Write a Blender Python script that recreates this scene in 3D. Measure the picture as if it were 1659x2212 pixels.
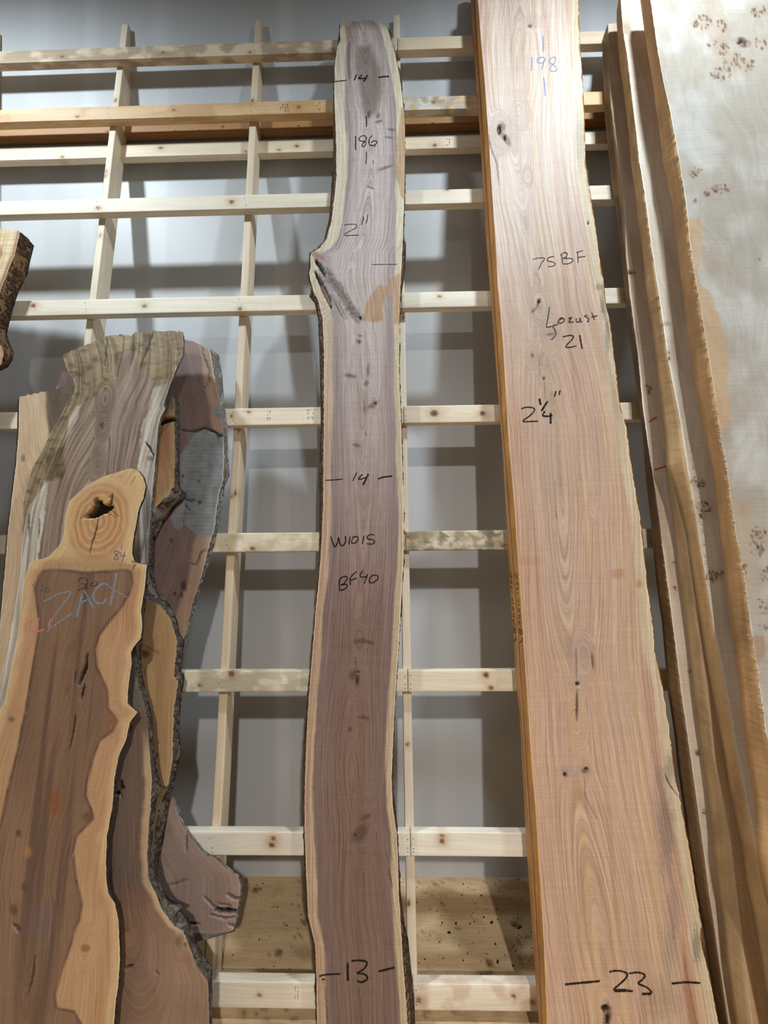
import bpy, math, random
import numpy as np

for o in list(bpy.data.objects):
    bpy.data.objects.remove(o, do_unlink=True)
random.seed(7)
SC = bpy.context.scene
COL = SC.collection
IN = 0.0254                                   # all modelling below is in inches, the scene in metres

# ------------------------------------------------------------------ camera
# The rack leans 6.5 degrees against the wall.  "Rack frame" (x, s, n): x right, s up along the
# rack, n from the camera's station square towards the rack.  World: wall at y = 0, floor at z = 0.
FPX, CX, CY = 830.0, 829.5, 1106.0            # focal length in pixels of the 1659 x 2212 frame
PITCH, ROLL, YAW = [math.radians(a) for a in (8.72, -0.477, -1.0464)]
LEAN = math.radians(6.5)
D = 69.82                                     # distance from the lens to the front of the rack
CAMZ, CAMY = 76.1, -86.6                     # lens above the floor, lens in front of the wall
UPV = np.array([0, math.sin(LEAN), math.cos(LEAN)])
NV = np.array([0, math.cos(LEAN), -math.sin(LEAN)])

def _axes():
    cp, sp, cr, sr, cy, sy = (math.cos(PITCH), math.sin(PITCH), math.cos(ROLL), math.sin(ROLL),
                              math.cos(YAW), math.sin(YAW))
    f = np.array([sy*cp, sp, cy*cp]); r0 = np.array([cy, 0, -sy]); u0 = np.cross(f, r0)
    if u0[1] < 0: u0 = -u0
    return cr*r0 + sr*u0, -sr*r0 + cr*u0, f
AR, AU, AF = _axes()

def world(P):
    """rack frame inches (…,3) -> world metres"""
    P = np.asarray(P, float)
    out = np.empty_like(P)
    out[..., 0] = P[..., 0]
    out[..., 1] = P[..., 1]*UPV[1] + P[..., 2]*NV[1] + CAMY
    out[..., 2] = P[..., 1]*UPV[2] + P[..., 2]*NV[2] + CAMZ
    return out*IN

def rays(px, py):
    a = (np.asarray(px, float) - CX)/FPX; b = (np.asarray(py, float) - CY)/FPX
    return AF + a[..., None]*AR - b[..., None]*AU

def on_plane(px, py, a, b=0.0):
    """traced point -> rack frame point on the plane n = a + b*s"""
    r = rays(px, py)
    t = a/(r[..., 2] - b*r[..., 1])
    return r*t[..., None]

def on_wall(px, py):
    r = rays(px, py); wy = r[..., 1]*UPV[1] + r[..., 2]*NV[1]
    t = -CAMY/wy
    P = r*t[..., None]
    return P[..., 0], P[..., 1]*UPV[2] + P[..., 2]*NV[2] + CAMZ

def on_floor(px, py):
    r = rays(px, py); wz = r[..., 1]*UPV[2] + r[..., 2]*NV[2]
    P = r*(-CAMZ/wz)[..., None]
    return P[..., 0], P[..., 1]*UPV[1] + P[..., 2]*NV[1] + CAMY

def s_floor(n):
    return (-CAMZ + n*math.sin(LEAN))/math.cos(LEAN)

def _w3(v):
    return np.array([v[0], v[1]*UPV[1] + v[2]*NV[1], v[1]*UPV[2] + v[2]*NV[2]])
cam_d = bpy.data.cameras.new('camera')
cam = bpy.data.objects.new('camera', cam_d); COL.objects.link(cam)
from mathutils import Matrix
xr, yu, zf = _w3(AR), _w3(AU), -_w3(AF)
M = Matrix(((xr[0], yu[0], zf[0], 0), (xr[1], yu[1], zf[1], CAMY*IN),
            (xr[2], yu[2], zf[2], CAMZ*IN), (0, 0, 0, 1)))
cam.matrix_world = M
cam_d.sensor_fit = 'VERTICAL'; cam_d.sensor_height = 36.0
cam_d.lens = FPX/2212*36.0; cam_d.clip_start = 0.02
SC.camera = cam

# ------------------------------------------------------------------ light
SC.view_settings.view_transform = 'Standard'; SC.view_settings.look = 'None'
SC.view_settings.gamma = 1.0; SC.view_settings.use_curve_mapping = False
SC.view_settings.exposure = 0.64
wd = bpy.data.worlds.new('shop_ambient'); SC.world = wd; wd.use_nodes = True
bg = wd.node_tree.nodes['Background']
bg.inputs[0].default_value = (1.0, 0.93, 0.86, 1); bg.inputs[1].default_value = 0.055

def lamp(name, x, y, z, watt, radius, color, cone=None):
    l = bpy.data.lights.new(name, 'SPOT' if cone else 'POINT'); l.energy = watt; l.color = color
    if cone: l.spot_size = math.radians(cone); l.spot_blend = 1.0        # reflector facing straight down
    l.shadow_soft_size = radius*IN
    o = bpy.data.objects.new(name, l); COL.objects.link(o)
    o.location = (x*IN, (y + CAMY)*IN, (z + CAMZ)*IN)
# positions in inches from the lens: high bay lamps near the ceiling, one lower lamp behind the lens
for lx, lw in ((52, 250), (-105, 320), (209, 150)):
    lamp('high_bay_lamp', lx, 24, 142, lw, 4.5, (0.82, 0.93, 1.0), 172)
lamp('low_lamp', 30, -107, 98, 520, 2.5, (1.0, 0.96, 0.91), 172)

# ------------------------------------------------------------------ numeric helpers
def lin(c):
    c = np.asarray(c, float)/255.0
    return np.where(c <= 0.04045, c/12.92, ((c + 0.055)/1.055)**2.4)

def _h(ix, iy, seed):
    with np.errstate(over='ignore'):
        n = ix.astype(np.uint32)*np.uint32(374761393) + iy.astype(np.uint32)*np.uint32(668265263) \
            + np.uint32((seed*2246822519 + 1) & 0xffffffff)
        n = (n ^ (n >> np.uint32(13)))*np.uint32(1274126177)
        n = n ^ (n >> np.uint32(16))
    return n.astype(np.float64)/4294967295.0

def vn(x, y, seed=0):
    """value noise 0..1"""
    x = np.asarray(x, float); y = np.asarray(y, float) + np.zeros_like(x)
    xi = np.floor(x); yi = np.floor(y); fx = x - xi; fy = y - yi
    fx = fx*fx*(3 - 2*fx); fy = fy*fy*(3 - 2*fy)
    xi = xi.astype(np.int64); yi = yi.astype(np.int64)
    a = _h(xi, yi, seed); b = _h(xi + 1, yi, seed); c = _h(xi, yi + 1, seed); d = _h(xi + 1, yi + 1, seed)
    return (a*(1 - fx) + b*fx)*(1 - fy) + (c*(1 - fx) + d*fx)*fy

def fbm(x, y, seed=0, octv=3):
    t = 0; a = 0.5; s = 0
    for k in range(octv):
        t = t + a*vn(np.asarray(x)*2**k, np.asarray(y)*2**k, seed + 17*k); s += a; a *= 0.5
    return t/s

def ss(a, b, x):
    t = np.clip((x - a)/(b - a), 0, 1); return t*t*(3 - 2*t)

def mix(c1, c2, m):
    c1 = np.asarray(c1, float); c2 = np.asarray(c2, float)
    m = np.asarray(m)[..., None]
    return c1*(1 - m) + c2*m

def polyx(pts, y):
    """x of a traced edge at height y, extrapolated linearly"""
    p = np.array(sorted(pts, key=lambda q: q[1]), float)
    y = np.asarray(y, float)
    x = np.interp(y, p[:, 1], p[:, 0])
    k = min(3, len(p) - 1)
    s0 = (p[k, 0] - p[0, 0])/(p[k, 1] - p[0, 1]); s1 = (p[-1, 0] - p[-1 - k, 0])/(p[-1, 1] - p[-1 - k, 1])
    x = np.where(y < p[0, 1], p[0, 0] + (y - p[0, 1])*s0, x)
    return np.where(y > p[-1, 1], p[-1, 0] + (y - p[-1, 1])*s1, x)

def inpoly(px, py, pts):
    ins = np.zeros(np.shape(px), bool); n = len(pts)
    for i in range(n):
        x1, y1 = pts[i]; x2, y2 = pts[(i + 1) % n]
        c = ((y1 > py) != (y2 > py))
        with np.errstate(divide='ignore', invalid='ignore'):
            xi = (x2 - x1)*(py - y1)/((y2 - y1) if y2 != y1 else 1e-9) + x1
        ins ^= c & (px < xi)
    return ins

def segd(px, py, pts):
    """distance to a traced polyline, and position 0..1 along it"""
    best = np.full(np.shape(px), 1e9); pos = np.zeros(np.shape(px)); n = len(pts) - 1
    for i in range(n):
        x1, y1 = pts[i]; x2, y2 = pts[i + 1]; dx, dy = x2 - x1, y2 - y1
        t = np.clip(((px - x1)*dx + (py - y1)*dy)/(dx*dx + dy*dy + 1e-9), 0, 1)
        d = np.hypot(px - x1 - t*dx, py - y1 - t*dy)
        m = d < best
        best = np.where(m, d, best); pos = np.where(m, (i + t)/n, pos)
    return best, pos

def softpoly(px, py, pts, soft, seed=3, wob=3.0, sc=12.0):
    qx = px + (fbm(px/sc, py/sc, seed) - .5)*2*wob; qy = py + (fbm(px/sc, py/sc, seed + 5) - .5)*2*wob
    ins = inpoly(qx, qy, pts)
    d, _ = segd(qx, qy, list(pts) + [pts[0]])
    d = np.where(ins, d, -d)
    return ss(-soft, soft, d)

# ------------------------------------------------------------------ materials
def nodes_of(name):
    m = bpy.data.materials.new(name); m.use_nodes = True
    nt = m.node_tree; b = nt.nodes['Principled BSDF']
    return m, nt, b

def wood_mat(name, line=6.0, amt=0.28, pore=0.25, saw=0.1, rough=0.62, bump=0.25, spec=0.5):
    m, nt, b = nodes_of(name); N = nt.nodes.new; Lk = nt.links.new
    ac = N('ShaderNodeAttribute'); ac.attribute_name = 'Col'
    ag = N('ShaderNodeAttribute'); ag.attribute_name = 'gr'
    sp = N('ShaderNodeSeparateXYZ'); Lk(ag.outputs['Vector'], sp.inputs[0])
    def noise(sx, sy, useX, z=0.0, detail=2.0, r=0.55):
        cx = N('ShaderNodeCombineXYZ')
        for k, (src, s) in enumerate(((sp.outputs['Z' if useX else 'X'], sx), (sp.outputs['Y'], sy))):
            mm = N('ShaderNodeMath'); mm.operation = 'MULTIPLY'; mm.inputs[1].default_value = s
            Lk(src, mm.inputs[0]); Lk(mm.outputs[0], cx.inputs[k])
        cx.inputs[2].default_value = z
        t = N('ShaderNodeTexNoise'); t.inputs['Scale'].default_value = 1.0
        t.inputs['Detail'].default_value = detail; t.inputs['Roughness'].default_value = r
        Lk(cx.outputs[0], t.inputs['Vector']); return t.outputs['Fac']
    def rng(f, a, b_, lo, hi):
        r = N('ShaderNodeMapRange'); r.inputs['From Min'].default_value = a; r.inputs['From Max'].default_value = b_
        r.inputs['To Min'].default_value = lo; r.inputs['To Max'].default_value = hi
        Lk(f, r.inputs['Value']); return r.outputs[0]
    def mul(a, b_):
        mm = N('ShaderNodeMath'); mm.operation = 'MULTIPLY'; Lk(a, mm.inputs[0]); Lk(b_, mm.inputs[1]); return mm.outputs[0]
    f1 = rng(noise(line, 0.05, False, 1.3, 3.0, .6), .34, .66, 1 - amt, 1 + amt*.55)
    f2 = rng(noise(line*4.2, 0.35, False, 4.1, 1.0), .34, .52, 1 - pore, 1.0)
    f3 = rng(noise(0.12, 7.0, True, 9.7, 2.0), .35, .65, 1 - saw, 1 + saw*.6)
    f = mul(mul(f1, f2), f3)
    # dark grain lines lean to brown
    cr = N('ShaderNodeCombineColor')
    for k, g in enumerate((0.85, 1.0, 1.12)):
        pw = N('ShaderNodeMath'); pw.operation = 'POWER'; pw.inputs[1].default_value = g
        Lk(f, pw.inputs[0]); Lk(pw.outputs[0], cr.inputs[k])
    mx = N('ShaderNodeMix'); mx.data_type = 'RGBA'; mx.blend_type = 'MULTIPLY'; mx.inputs['Factor'].default_value = 1
    Lk(ac.outputs['Color'], mx.inputs['A']); Lk(cr.outputs[0], mx.inputs['B'])
    Lk(mx.outputs['Result'], b.inputs['Base Color'])
    b.inputs['Roughness'].default_value = rough; b.inputs['Specular IOR Level'].default_value = spec
    bp = N('ShaderNodeBump'); bp.inputs['Strength'].default_value = bump; bp.inputs['Distance'].default_value = 0.002
    Lk(f, bp.inputs['Height']); Lk(bp.outputs[0], b.inputs['Normal'])
    return m

def col_mat(name, rough=0.9, bump=0.3, bscale=900.0, spec=0.1, var=0.12):
    """painted / weathered surfaces: vertex colour with fine mottling and relief"""
    m, nt, b = nodes_of(name); N = nt.nodes.new; Lk = nt.links.new
    ac = N('ShaderNodeAttribute'); ac.attribute_name = 'Col'
    tc = N('ShaderNodeTexCoord')
    t = N('ShaderNodeTexNoise'); t.inputs['Scale'].default_value = bscale; t.inputs['Detail'].default_value = 3
    Lk(tc.outputs['Object'], t.inputs['Vector'])
    r = N('ShaderNodeMapRange'); r.inputs['From Min'].default_value = .3; r.inputs['From Max'].default_value = .7
    r.inputs['To Min'].default_value = 1 - var; r.inputs['To Max'].default_value = 1 + var*.6
    Lk(t.outputs['Fac'], r.inputs['Value'])
    mx = N('ShaderNodeMix'); mx.data_type = 'RGBA'; mx.blend_type = 'MULTIPLY'; mx.inputs['Factor'].default_value = 1
    Lk(ac.outputs['Color'], mx.inputs['A']); Lk(r.outputs[0], mx.inputs['B'])
    Lk(mx.outputs['Result'], b.inputs['Base Color'])
    b.inputs['Roughness'].default_value = rough; b.inputs['Specular IOR Level'].default_value = spec
    bp = N('ShaderNodeBump'); bp.inputs['Strength'].default_value = bump; bp.inputs['Distance'].default_value = 0.003
    Lk(t.outputs['Fac'], bp.inputs['Height']); Lk(bp.outputs[0], b.inputs['Normal'])
    return m

def ink_mat(name, rgb, solid=0.62, scale=900.0):
    """marker or chalk: skips over the grain where the noise falls below a threshold"""
    m, nt, b = nodes_of(name); N = nt.nodes.new; Lk = nt.links.new
    b.inputs['Base Color'].default_value = (*lin(rgb), 1); b.inputs['Roughness'].default_value = .7
    b.inputs['Specular IOR Level'].default_value = .1
    tc = N('ShaderNodeTexCoord'); t = N('ShaderNodeTexNoise'); t.inputs['Scale'].default_value = scale
    t.inputs['Detail'].default_value = 2
    Lk(tc.outputs['Object'], t.inputs['Vector'])
    r = N('ShaderNodeMapRange'); r.inputs['From Min'].default_value = solid - .12; r.inputs['From Max'].default_value = solid
    r.inputs['To Min'].default_value = 1; r.inputs['To Max'].default_value = 0.0
    Lk(t.outputs['Fac'], r.inputs['Value']); Lk(r.outputs[0], b.inputs['Alpha'])
    return m

MAT = dict(
    walnut=wood_mat('walnut_grain', 5.5, .30, .26, .07, .48, .2),
    locust=wood_mat('locust_grain', 5.0, .28, .16, .06, .56, .2, .36),
    burl=wood_mat('burl_grain', 2.0, .09, .04, .07, .6, .15, .25),
    rough=wood_mat('rough_sawn_grain', 3.5, .22, .15, .22, .7, .4, .3),
    polished=wood_mat('planed_walnut_grain', 5.0, .17, .18, .03, .5, .1, .4),
    figured=wood_mat('figured_walnut_grain', 2.8, .55, .12, .06, .62, .3, .3),
    pine=wood_mat('pine_grain', 5.0, .10, .05, .02, .55, .12, .4),
    bark=col_mat('bark', .95, 1.0, 260.0, .05, .5),
    grey=col_mat('weathered_edge', .9, .6, 500.0, .1, .3),
    wall=col_mat('drywall_paint', .48, .04, 700.0, .5, .03),
    ply=wood_mat('plywood_grain', 0.9, .12, .12, .03, .75, .1, .15),
    black=ink_mat('black_marker', (22, 20, 22), .66, 700),
    thin=ink_mat('pencil_marker', (52, 50, 54), .64, 700),
    blue=ink_mat('blue_chalk', (150, 190, 218), .52, 700),
    dblue=ink_mat('blue_pencil', (70, 90, 130), .58, 900),
    pblue=ink_mat('pale_blue_crayon', (138, 162, 214), .58, 600),
    pink=ink_mat('pink_chalk', (232, 146, 130), .57, 700),
    red=ink_mat('red_crayon', (190, 60, 45), .62, 700),
    stamp=ink_mat('stamp_ink', (45, 45, 48), .58, 1500),
)

# ------------------------------------------------------------------ mesh builders
def thing(name, label, cat, base, group=None):
    """Empty at the base of a thing; base in rack frame inches"""
    o = bpy.data.objects.new(name, None); COL.objects.link(o)
    o.empty_display_size = 0.1
    o.location = world(np.array(base, float))
    o['label'] = label; o['category'] = cat; o['kind'] = 'thing'
    if group: o['group'] = group
    return o

def mesh_obj(name, V, F, mat, parent=None, col=None, gr=None, smooth=True, flat=()):
    """V world metres (n,3); F list of index tuples or (m,4) array"""
    me = bpy.data.meshes.new(name)
    V = np.asarray(V, float)
    if parent is not None: V = V - np.array(parent.location)
    me.vertices.add(len(V)); me.vertices.foreach_set('co', V.astype(np.float32).ravel())
    quads = np.asarray(F[0], np.int32).reshape(-1, 4); extra = F[1] if len(F) > 1 else []
    nl = quads.size + sum(len(e) for e in extra)
    me.loops.add(nl); me.polygons.add(len(quads) + len(extra))
    idx = np.concatenate([quads.ravel()] + [np.asarray(e, np.int32) for e in extra]).astype(np.int32)
    tot = np.concatenate([np.full(len(quads), 4, np.int32), np.array([len(e) for e in extra], np.int32)])
    start = np.concatenate([[0], np.cumsum(tot)[:-1]]).astype(np.int32)
    me.loops.foreach_set('vertex_index', idx)
    me.polygons.foreach_set('loop_start', start); me.polygons.foreach_set('loop_total', tot)
    sm = np.full(len(tot), smooth, bool); sm[len(quads):] = False
    me.polygons.foreach_set('use_smooth', sm)
    me.update(calc_edges=True); me.validate()
    if col is not None:
        a = me.attributes.new('Col', 'FLOAT_COLOR', 'POINT')
        c = np.ones((len(V), 4), np.float32); c[:, :3] = np.clip(col, 0.002, 0.95); a.data.foreach_set('color', c.ravel())
    if gr is not None:
        a = me.attributes.new('gr', 'FLOAT_VECTOR', 'POINT'); a.data.foreach_set('vector', np.asarray(gr, np.float32).ravel())
    me.materials.append(mat)
    o = bpy.data.objects.new(name, me); COL.objects.link(o)
    if parent is not None: o.parent = parent
    return o

def grid_quads(nr, nc, off=0, closed=False):
    j, i = np.meshgrid(np.arange(nr - 1), np.arange(nc if closed else nc - 1), indexing='ij')
    i2 = (i + 1) % nc
    return np.stack([j*nc + i, (j + 1)*nc + i, (j + 1)*nc + i2, j*nc + i2], -1).reshape(-1, 4) + off

def project(P):
    z = P @ AF
    return CX + FPX*(P @ AR)/z, CY - FPX*(P @ AU)/z

def n_wall(s): return (-CAMY - s*math.sin(LEAN))/math.cos(LEAN)

class Plane:
    """n = a + b*s, given n at the top (s=120) and at the foot (s=-67)"""
    def __init__(self, nt, nb):
        self.b = (nt - nb)/187.0; self.a = nb + 67*self.b
    def hit(self, px, py, off=0.0): return on_plane(px, py, self.a + off, self.b)
    def n(self, s): return self.a + self.b*s
    def floor_y(self, px):
        lo, hi = 1000.0, 6000.0
        for _ in range(50):
            m = (lo + hi)/2; P = self.hit(np.array([px]), np.array([m]))
            r = rays(np.array([px]), np.array([m]))
            if P[0, 1] > s_floor(P[0, 2]): lo = m
            else: hi = m
        return lo

BARK = dict(brown=((58, 44, 34), (132, 110, 90)), grey=((96, 92, 88), (208, 204, 198)), dark=((50, 44, 40), (134, 124, 114)),
            white=((80, 76, 74), (205, 198, 190)))

def bark_strip(parent, name, E, B, BB, outward, tone, rough=0.28, seed=1, gate=None):
    """rough strip of bark from the face edge E to the outer line B at the back, closed to BB"""
    k = 14 if rough > .4 else 9; nr = len(E)
    t = np.linspace(0, 1, k)[None, :, None]
    G = E[:, None, :]*(1 - t) + B[:, None, :]*t
    S = G[..., 1]; T = np.broadcast_to(t[..., 0], S.shape)
    f = fbm(S*0.9, T*3.0, seed, 3); f2 = fbm(S*3.1, T*7.0, seed + 9, 2)
    amp = rough*np.sin(np.pi*np.clip(T, 0, 1))**.5
    wx = (fbm(S*.5, T*2, seed + 21, 2) - .5)*1.6
    rid = np.abs(2*vn(S*.55 + wx, T*2.6 + wx, seed + 31) - 1); rid2 = np.abs(2*vn(S*1.5 - wx, T*4.2 + wx*2, seed + 33) - 1)
    fis = np.maximum(ss(.22, .04, rid), ss(.2, .03, rid2)*.7)           # fissures between the bark plates
    disp = (f - .35)*2*amp + (f2 - .5)*amp*.9 - fis*amp*1.1
    G[..., 0] += outward*disp; G[..., 2] -= (f2 - .5)*amp*.5
    G = np.concatenate([G, BB[:, None, :]], 1)
    fis = np.concatenate([fis, fis[:, -1:]], 1)
    f = np.concatenate([f, f[:, -1:]], 1); f2 = np.concatenate([f2, f2[:, -1:]], 1)
    lo, hi = BARK[tone]
    c = mix(lin(lo), lin(hi), np.clip((f*.55 + f2*.75 - .25)*1.3, 0, 1)**1.4)
    c = mix(c, lin(lo)*.45, fis*.8)
    q = grid_quads(nr, k + 1)
    if outward > 0: pass
    else: q = q[:, ::-1]
    return mesh_obj(name, world(G.reshape(-1, 3)), (q,), MAT['bark'], parent, c.reshape(-1, 3))

def slab(name, label, cat, nt, nb, th, Lf, Rf, top, paint, mat, side=(150, 118, 80), Lb=None, Rb=None,
         barkL=None, barkR=None, dpx=3.0, jag=(1.2, 1.2), bottom=None, group=None, seed=1, sidenoise=.25,
         body='board', side_mat=None, rough=.28):
    pl = Plane(nt, nb)
    top = sorted(top); tx = np.array([p[0] for p in top], float); ty = np.array([p[1] for p in top], float)
    mid = (tx[0] + tx[-1])/2
    yb = bottom if bottom else pl.floor_y(polyx(Lf, 2300.)*.5 + polyx(Rf, 2300.)*.5)
    wpx = max(abs(float(polyx(Rf, y) - polyx(Lf, y))) for y in np.linspace(ty.min(), min(yb, 2212), 12))
    nc = int(np.clip(wpx/dpx, 8, 260)); nr = int((yb - ty.min())/dpx)
    u = np.linspace(0, 1, nc); v = np.linspace(0, 1, nr)
    yt = np.interp(tx[0] + u*(tx[-1] - tx[0]), tx, ty)
    yt = yt + (vn(u*wpx/7, 0*u, seed + 3) - .5)*3
    PY = yt[None, :] + v[:, None]*(yb - yt[None, :])
    L = polyx(Lf, PY) + (fbm(PY/7.0, 0*PY + 3.3, seed, 3) - .5)*2*jag[0]
    R = polyx(Rf, PY) + (fbm(PY/7.0, 0*PY + 8.1, seed + 1, 3) - .5)*2*jag[1]
    PX = L + (R - L)*u[None, :]
    P = pl.hit(PX, PY)
    X = P[..., 0].copy(); S = P[..., 1].copy()
    col, ring, depth = paint(PX, PY, X, S, L, R)
    P[..., 2] += depth
    foot = P[-1, nc//2].copy(); foot[2] = pl.n(foot[1]) + th/2
    root = thing(name, label, cat, foot, group)
    def back_edge(E, edge, dx):
        B = E.copy(); B[:, 2] = pl.n(E[:, 1]) + th
        if edge is not None:
            _, py = project(B); Q = pl.hit(polyx(edge, py), py, th); B[:, 0] = Q[:, 0]
        else: B[:, 0] += dx
        return B
    EL, ER = P[:, 0].copy(), P[:, -1].copy()
    BL = back_edge(EL, Lb, 0); BR = back_edge(ER, Rb, 0)
    OL, OR = BL.copy(), BR.copy()
    if barkL: BL[:, 0] += .15
    if barkR: BR[:, 0] -= .15
    k = 5; t = np.linspace(0, 1, k)[None, :, None]
    SL = BL[:, None]*(1 - t) + EL[:, None]*t; SR = ER[:, None]*(1 - t) + BR[:, None]*t
    jl = (fbm(SL[..., 1]*1.5, SL[..., 2]*2, seed + 40) - .5)*.12
    SL[:, 1:-1, 0] += jl[:, 1:-1]; SR[:, 1:-1, 0] += jl[:, 1:-1]
    ring_all = np.concatenate([SL, P, SR], 1)
    ncol = ring_all.shape[1]
    sc_ = lin(side)
    def sidecol(G):
        f = fbm(G[..., 1]*.25 + G[..., 2]*.35, G[..., 2]*.5, seed + 60, 3)
        return sc_*(1 + (f[..., None] - .5)*2*sidenoise)
    CC = np.concatenate([sidecol(SL), col, sidecol(SR)], 1)
    def sg(G): return np.stack([G[..., 2]*.8 + G[..., 1]*.03, G[..., 1]*1.0, G[..., 2]], -1)
    GR = np.concatenate([sg(SL), np.stack([ring, S, X], -1), sg(SR)], 1)
    q = grid_quads(nr, ncol)
    # closing back face
    j = np.arange(nr - 1)
    back = np.stack([j*ncol + ncol - 1, (j + 1)*ncol + ncol - 1, (j + 1)*ncol, j*ncol], -1)
    q = np.concatenate([q, back])
    # top and bottom ends: a strip from the front curve to its copy on the back plane
    VV = [ring_all.reshape(-1, 3)]; CV = [CC.reshape(-1, 3)]; GV = [GR.reshape(-1, 3)]; extra = []
    for row, sgn in ((0, 1), (nr - 1, -1)):
        fr = P[row].copy(); bk = fr.copy(); bk[:, 2] = pl.n(bk[:, 1]) + th
        bk[:, 0] = BL[row, 0] + (BR[row, 0] - BL[row, 0])*u
        o = sum(len(v_) for v_ in VV)
        G = np.stack([fr, bk]); VV.append(G.reshape(-1, 3)); CV.append(sidecol(G).reshape(-1, 3)); GV.append(sg(G).reshape(-1, 3))
        i = np.arange(nc - 1); st = np.stack([o + i, o + i + 1, o + nc + i + 1, o + nc + i], -1)
        q = np.concatenate([q, st if sgn > 0 else st[:, ::-1]])
        extra.append([row*ncol] + list(range(o + nc, o + 2*nc)) + [row*ncol + ncol - 1])
    ob = mesh_obj(body, world(np.concatenate(VV)), (q, extra), mat, root, np.concatenate(CV), np.concatenate(GV))
    if barkL:
        bark_strip(root, 'bark_edge', EL, OL, BL, -1, barkL, rough, seed)
    if barkR:
        bark_strip(root, 'bark_edge', ER, OR, BR, 1, barkR, rough, seed + 5)
    return root, pl

def smooth_line(pts, step=1.5):
    p = np.array(pts, float)
    if len(p) > 2:
        q = []; e = np.vstack([2*p[0] - p[1], p, 2*p[-1] - p[-2]])
        for i in range(1, len(e) - 2):
            for t in np.linspace(0, 1, 7)[:-1]:
                q.append(.5*((2*e[i]) + (e[i + 1] - e[i - 1])*t + (2*e[i - 1] - 5*e[i] + 4*e[i + 1] - e[i + 2])*t*t
                             + (3*e[i] - e[i - 1] - 3*e[i + 1] + e[i + 2])*t**3))
        p = np.array(q + [e[-2]])
    return p

def write(root, pl, name, strokes, mat, origin=(0, 0), scale=1.0, width=2.4, off=-0.03, smooth=True, label=None):
    """hand lettering as flat ribbons of ink lying on the board's face, one part per character"""
    rib = []
    for st in strokes:
        w = width
        if isinstance(st, tuple) and isinstance(st[0], (int, float)) and isinstance(st[1], list): w, st = st
        p = np.array(st, float)/scale + np.array(origin, float)
        p = smooth_line(p) if smooth else p
        d = np.gradient(p, axis=0); d /= (np.linalg.norm(d, axis=1)[:, None] + 1e-9)
        nrm = np.stack([-d[:, 1], d[:, 0]], -1)
        wv = w/2*(.85 + .3*vn(np.arange(len(p))*.7, np.zeros(len(p)), len(rib)))[:, None]
        rib.append((p, p + nrm*wv, p - nrm*wv, w))
    grp = list(range(len(rib)))                       # strokes that touch belong to one character
    for i in range(len(rib)):
        for j in range(i):
            dd = np.hypot(rib[i][0][:, None, 0] - rib[j][0][None, :, 0], rib[i][0][:, None, 1] - rib[j][0][None, :, 1]).min()
            if dd < (rib[i][3] + rib[j][3])*.5 + .6:
                a, b = grp[i], grp[j]; grp = [b if g == a else g for g in grp]
    out = []
    for g in sorted(set(grp)):
        V = []; Q = []
        for k, r in zip(grp, rib):
            if k != g: continue
            b0 = len(V)
            for a, b in zip(r[1], r[2]): V.append(a); V.append(b)
            for i in range(len(r[0]) - 1): Q.append((b0 + 2*i, b0 + 2*i + 1, b0 + 2*i + 3, b0 + 2*i + 2))
        V = np.array(V)
        o = mesh_obj(name, world(pl.hit(V[:, 0], V[:, 1], off)), (np.array(Q),), mat, root)
        out.append(o)
    return out

class Flat:
    """plain rack-frame plane n = const, for stamps on rails"""
    def __init__(self, n): self.n_ = n
    def hit(self, px, py, off=0.0): return on_plane(px, py, self.n_ + off)

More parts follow.
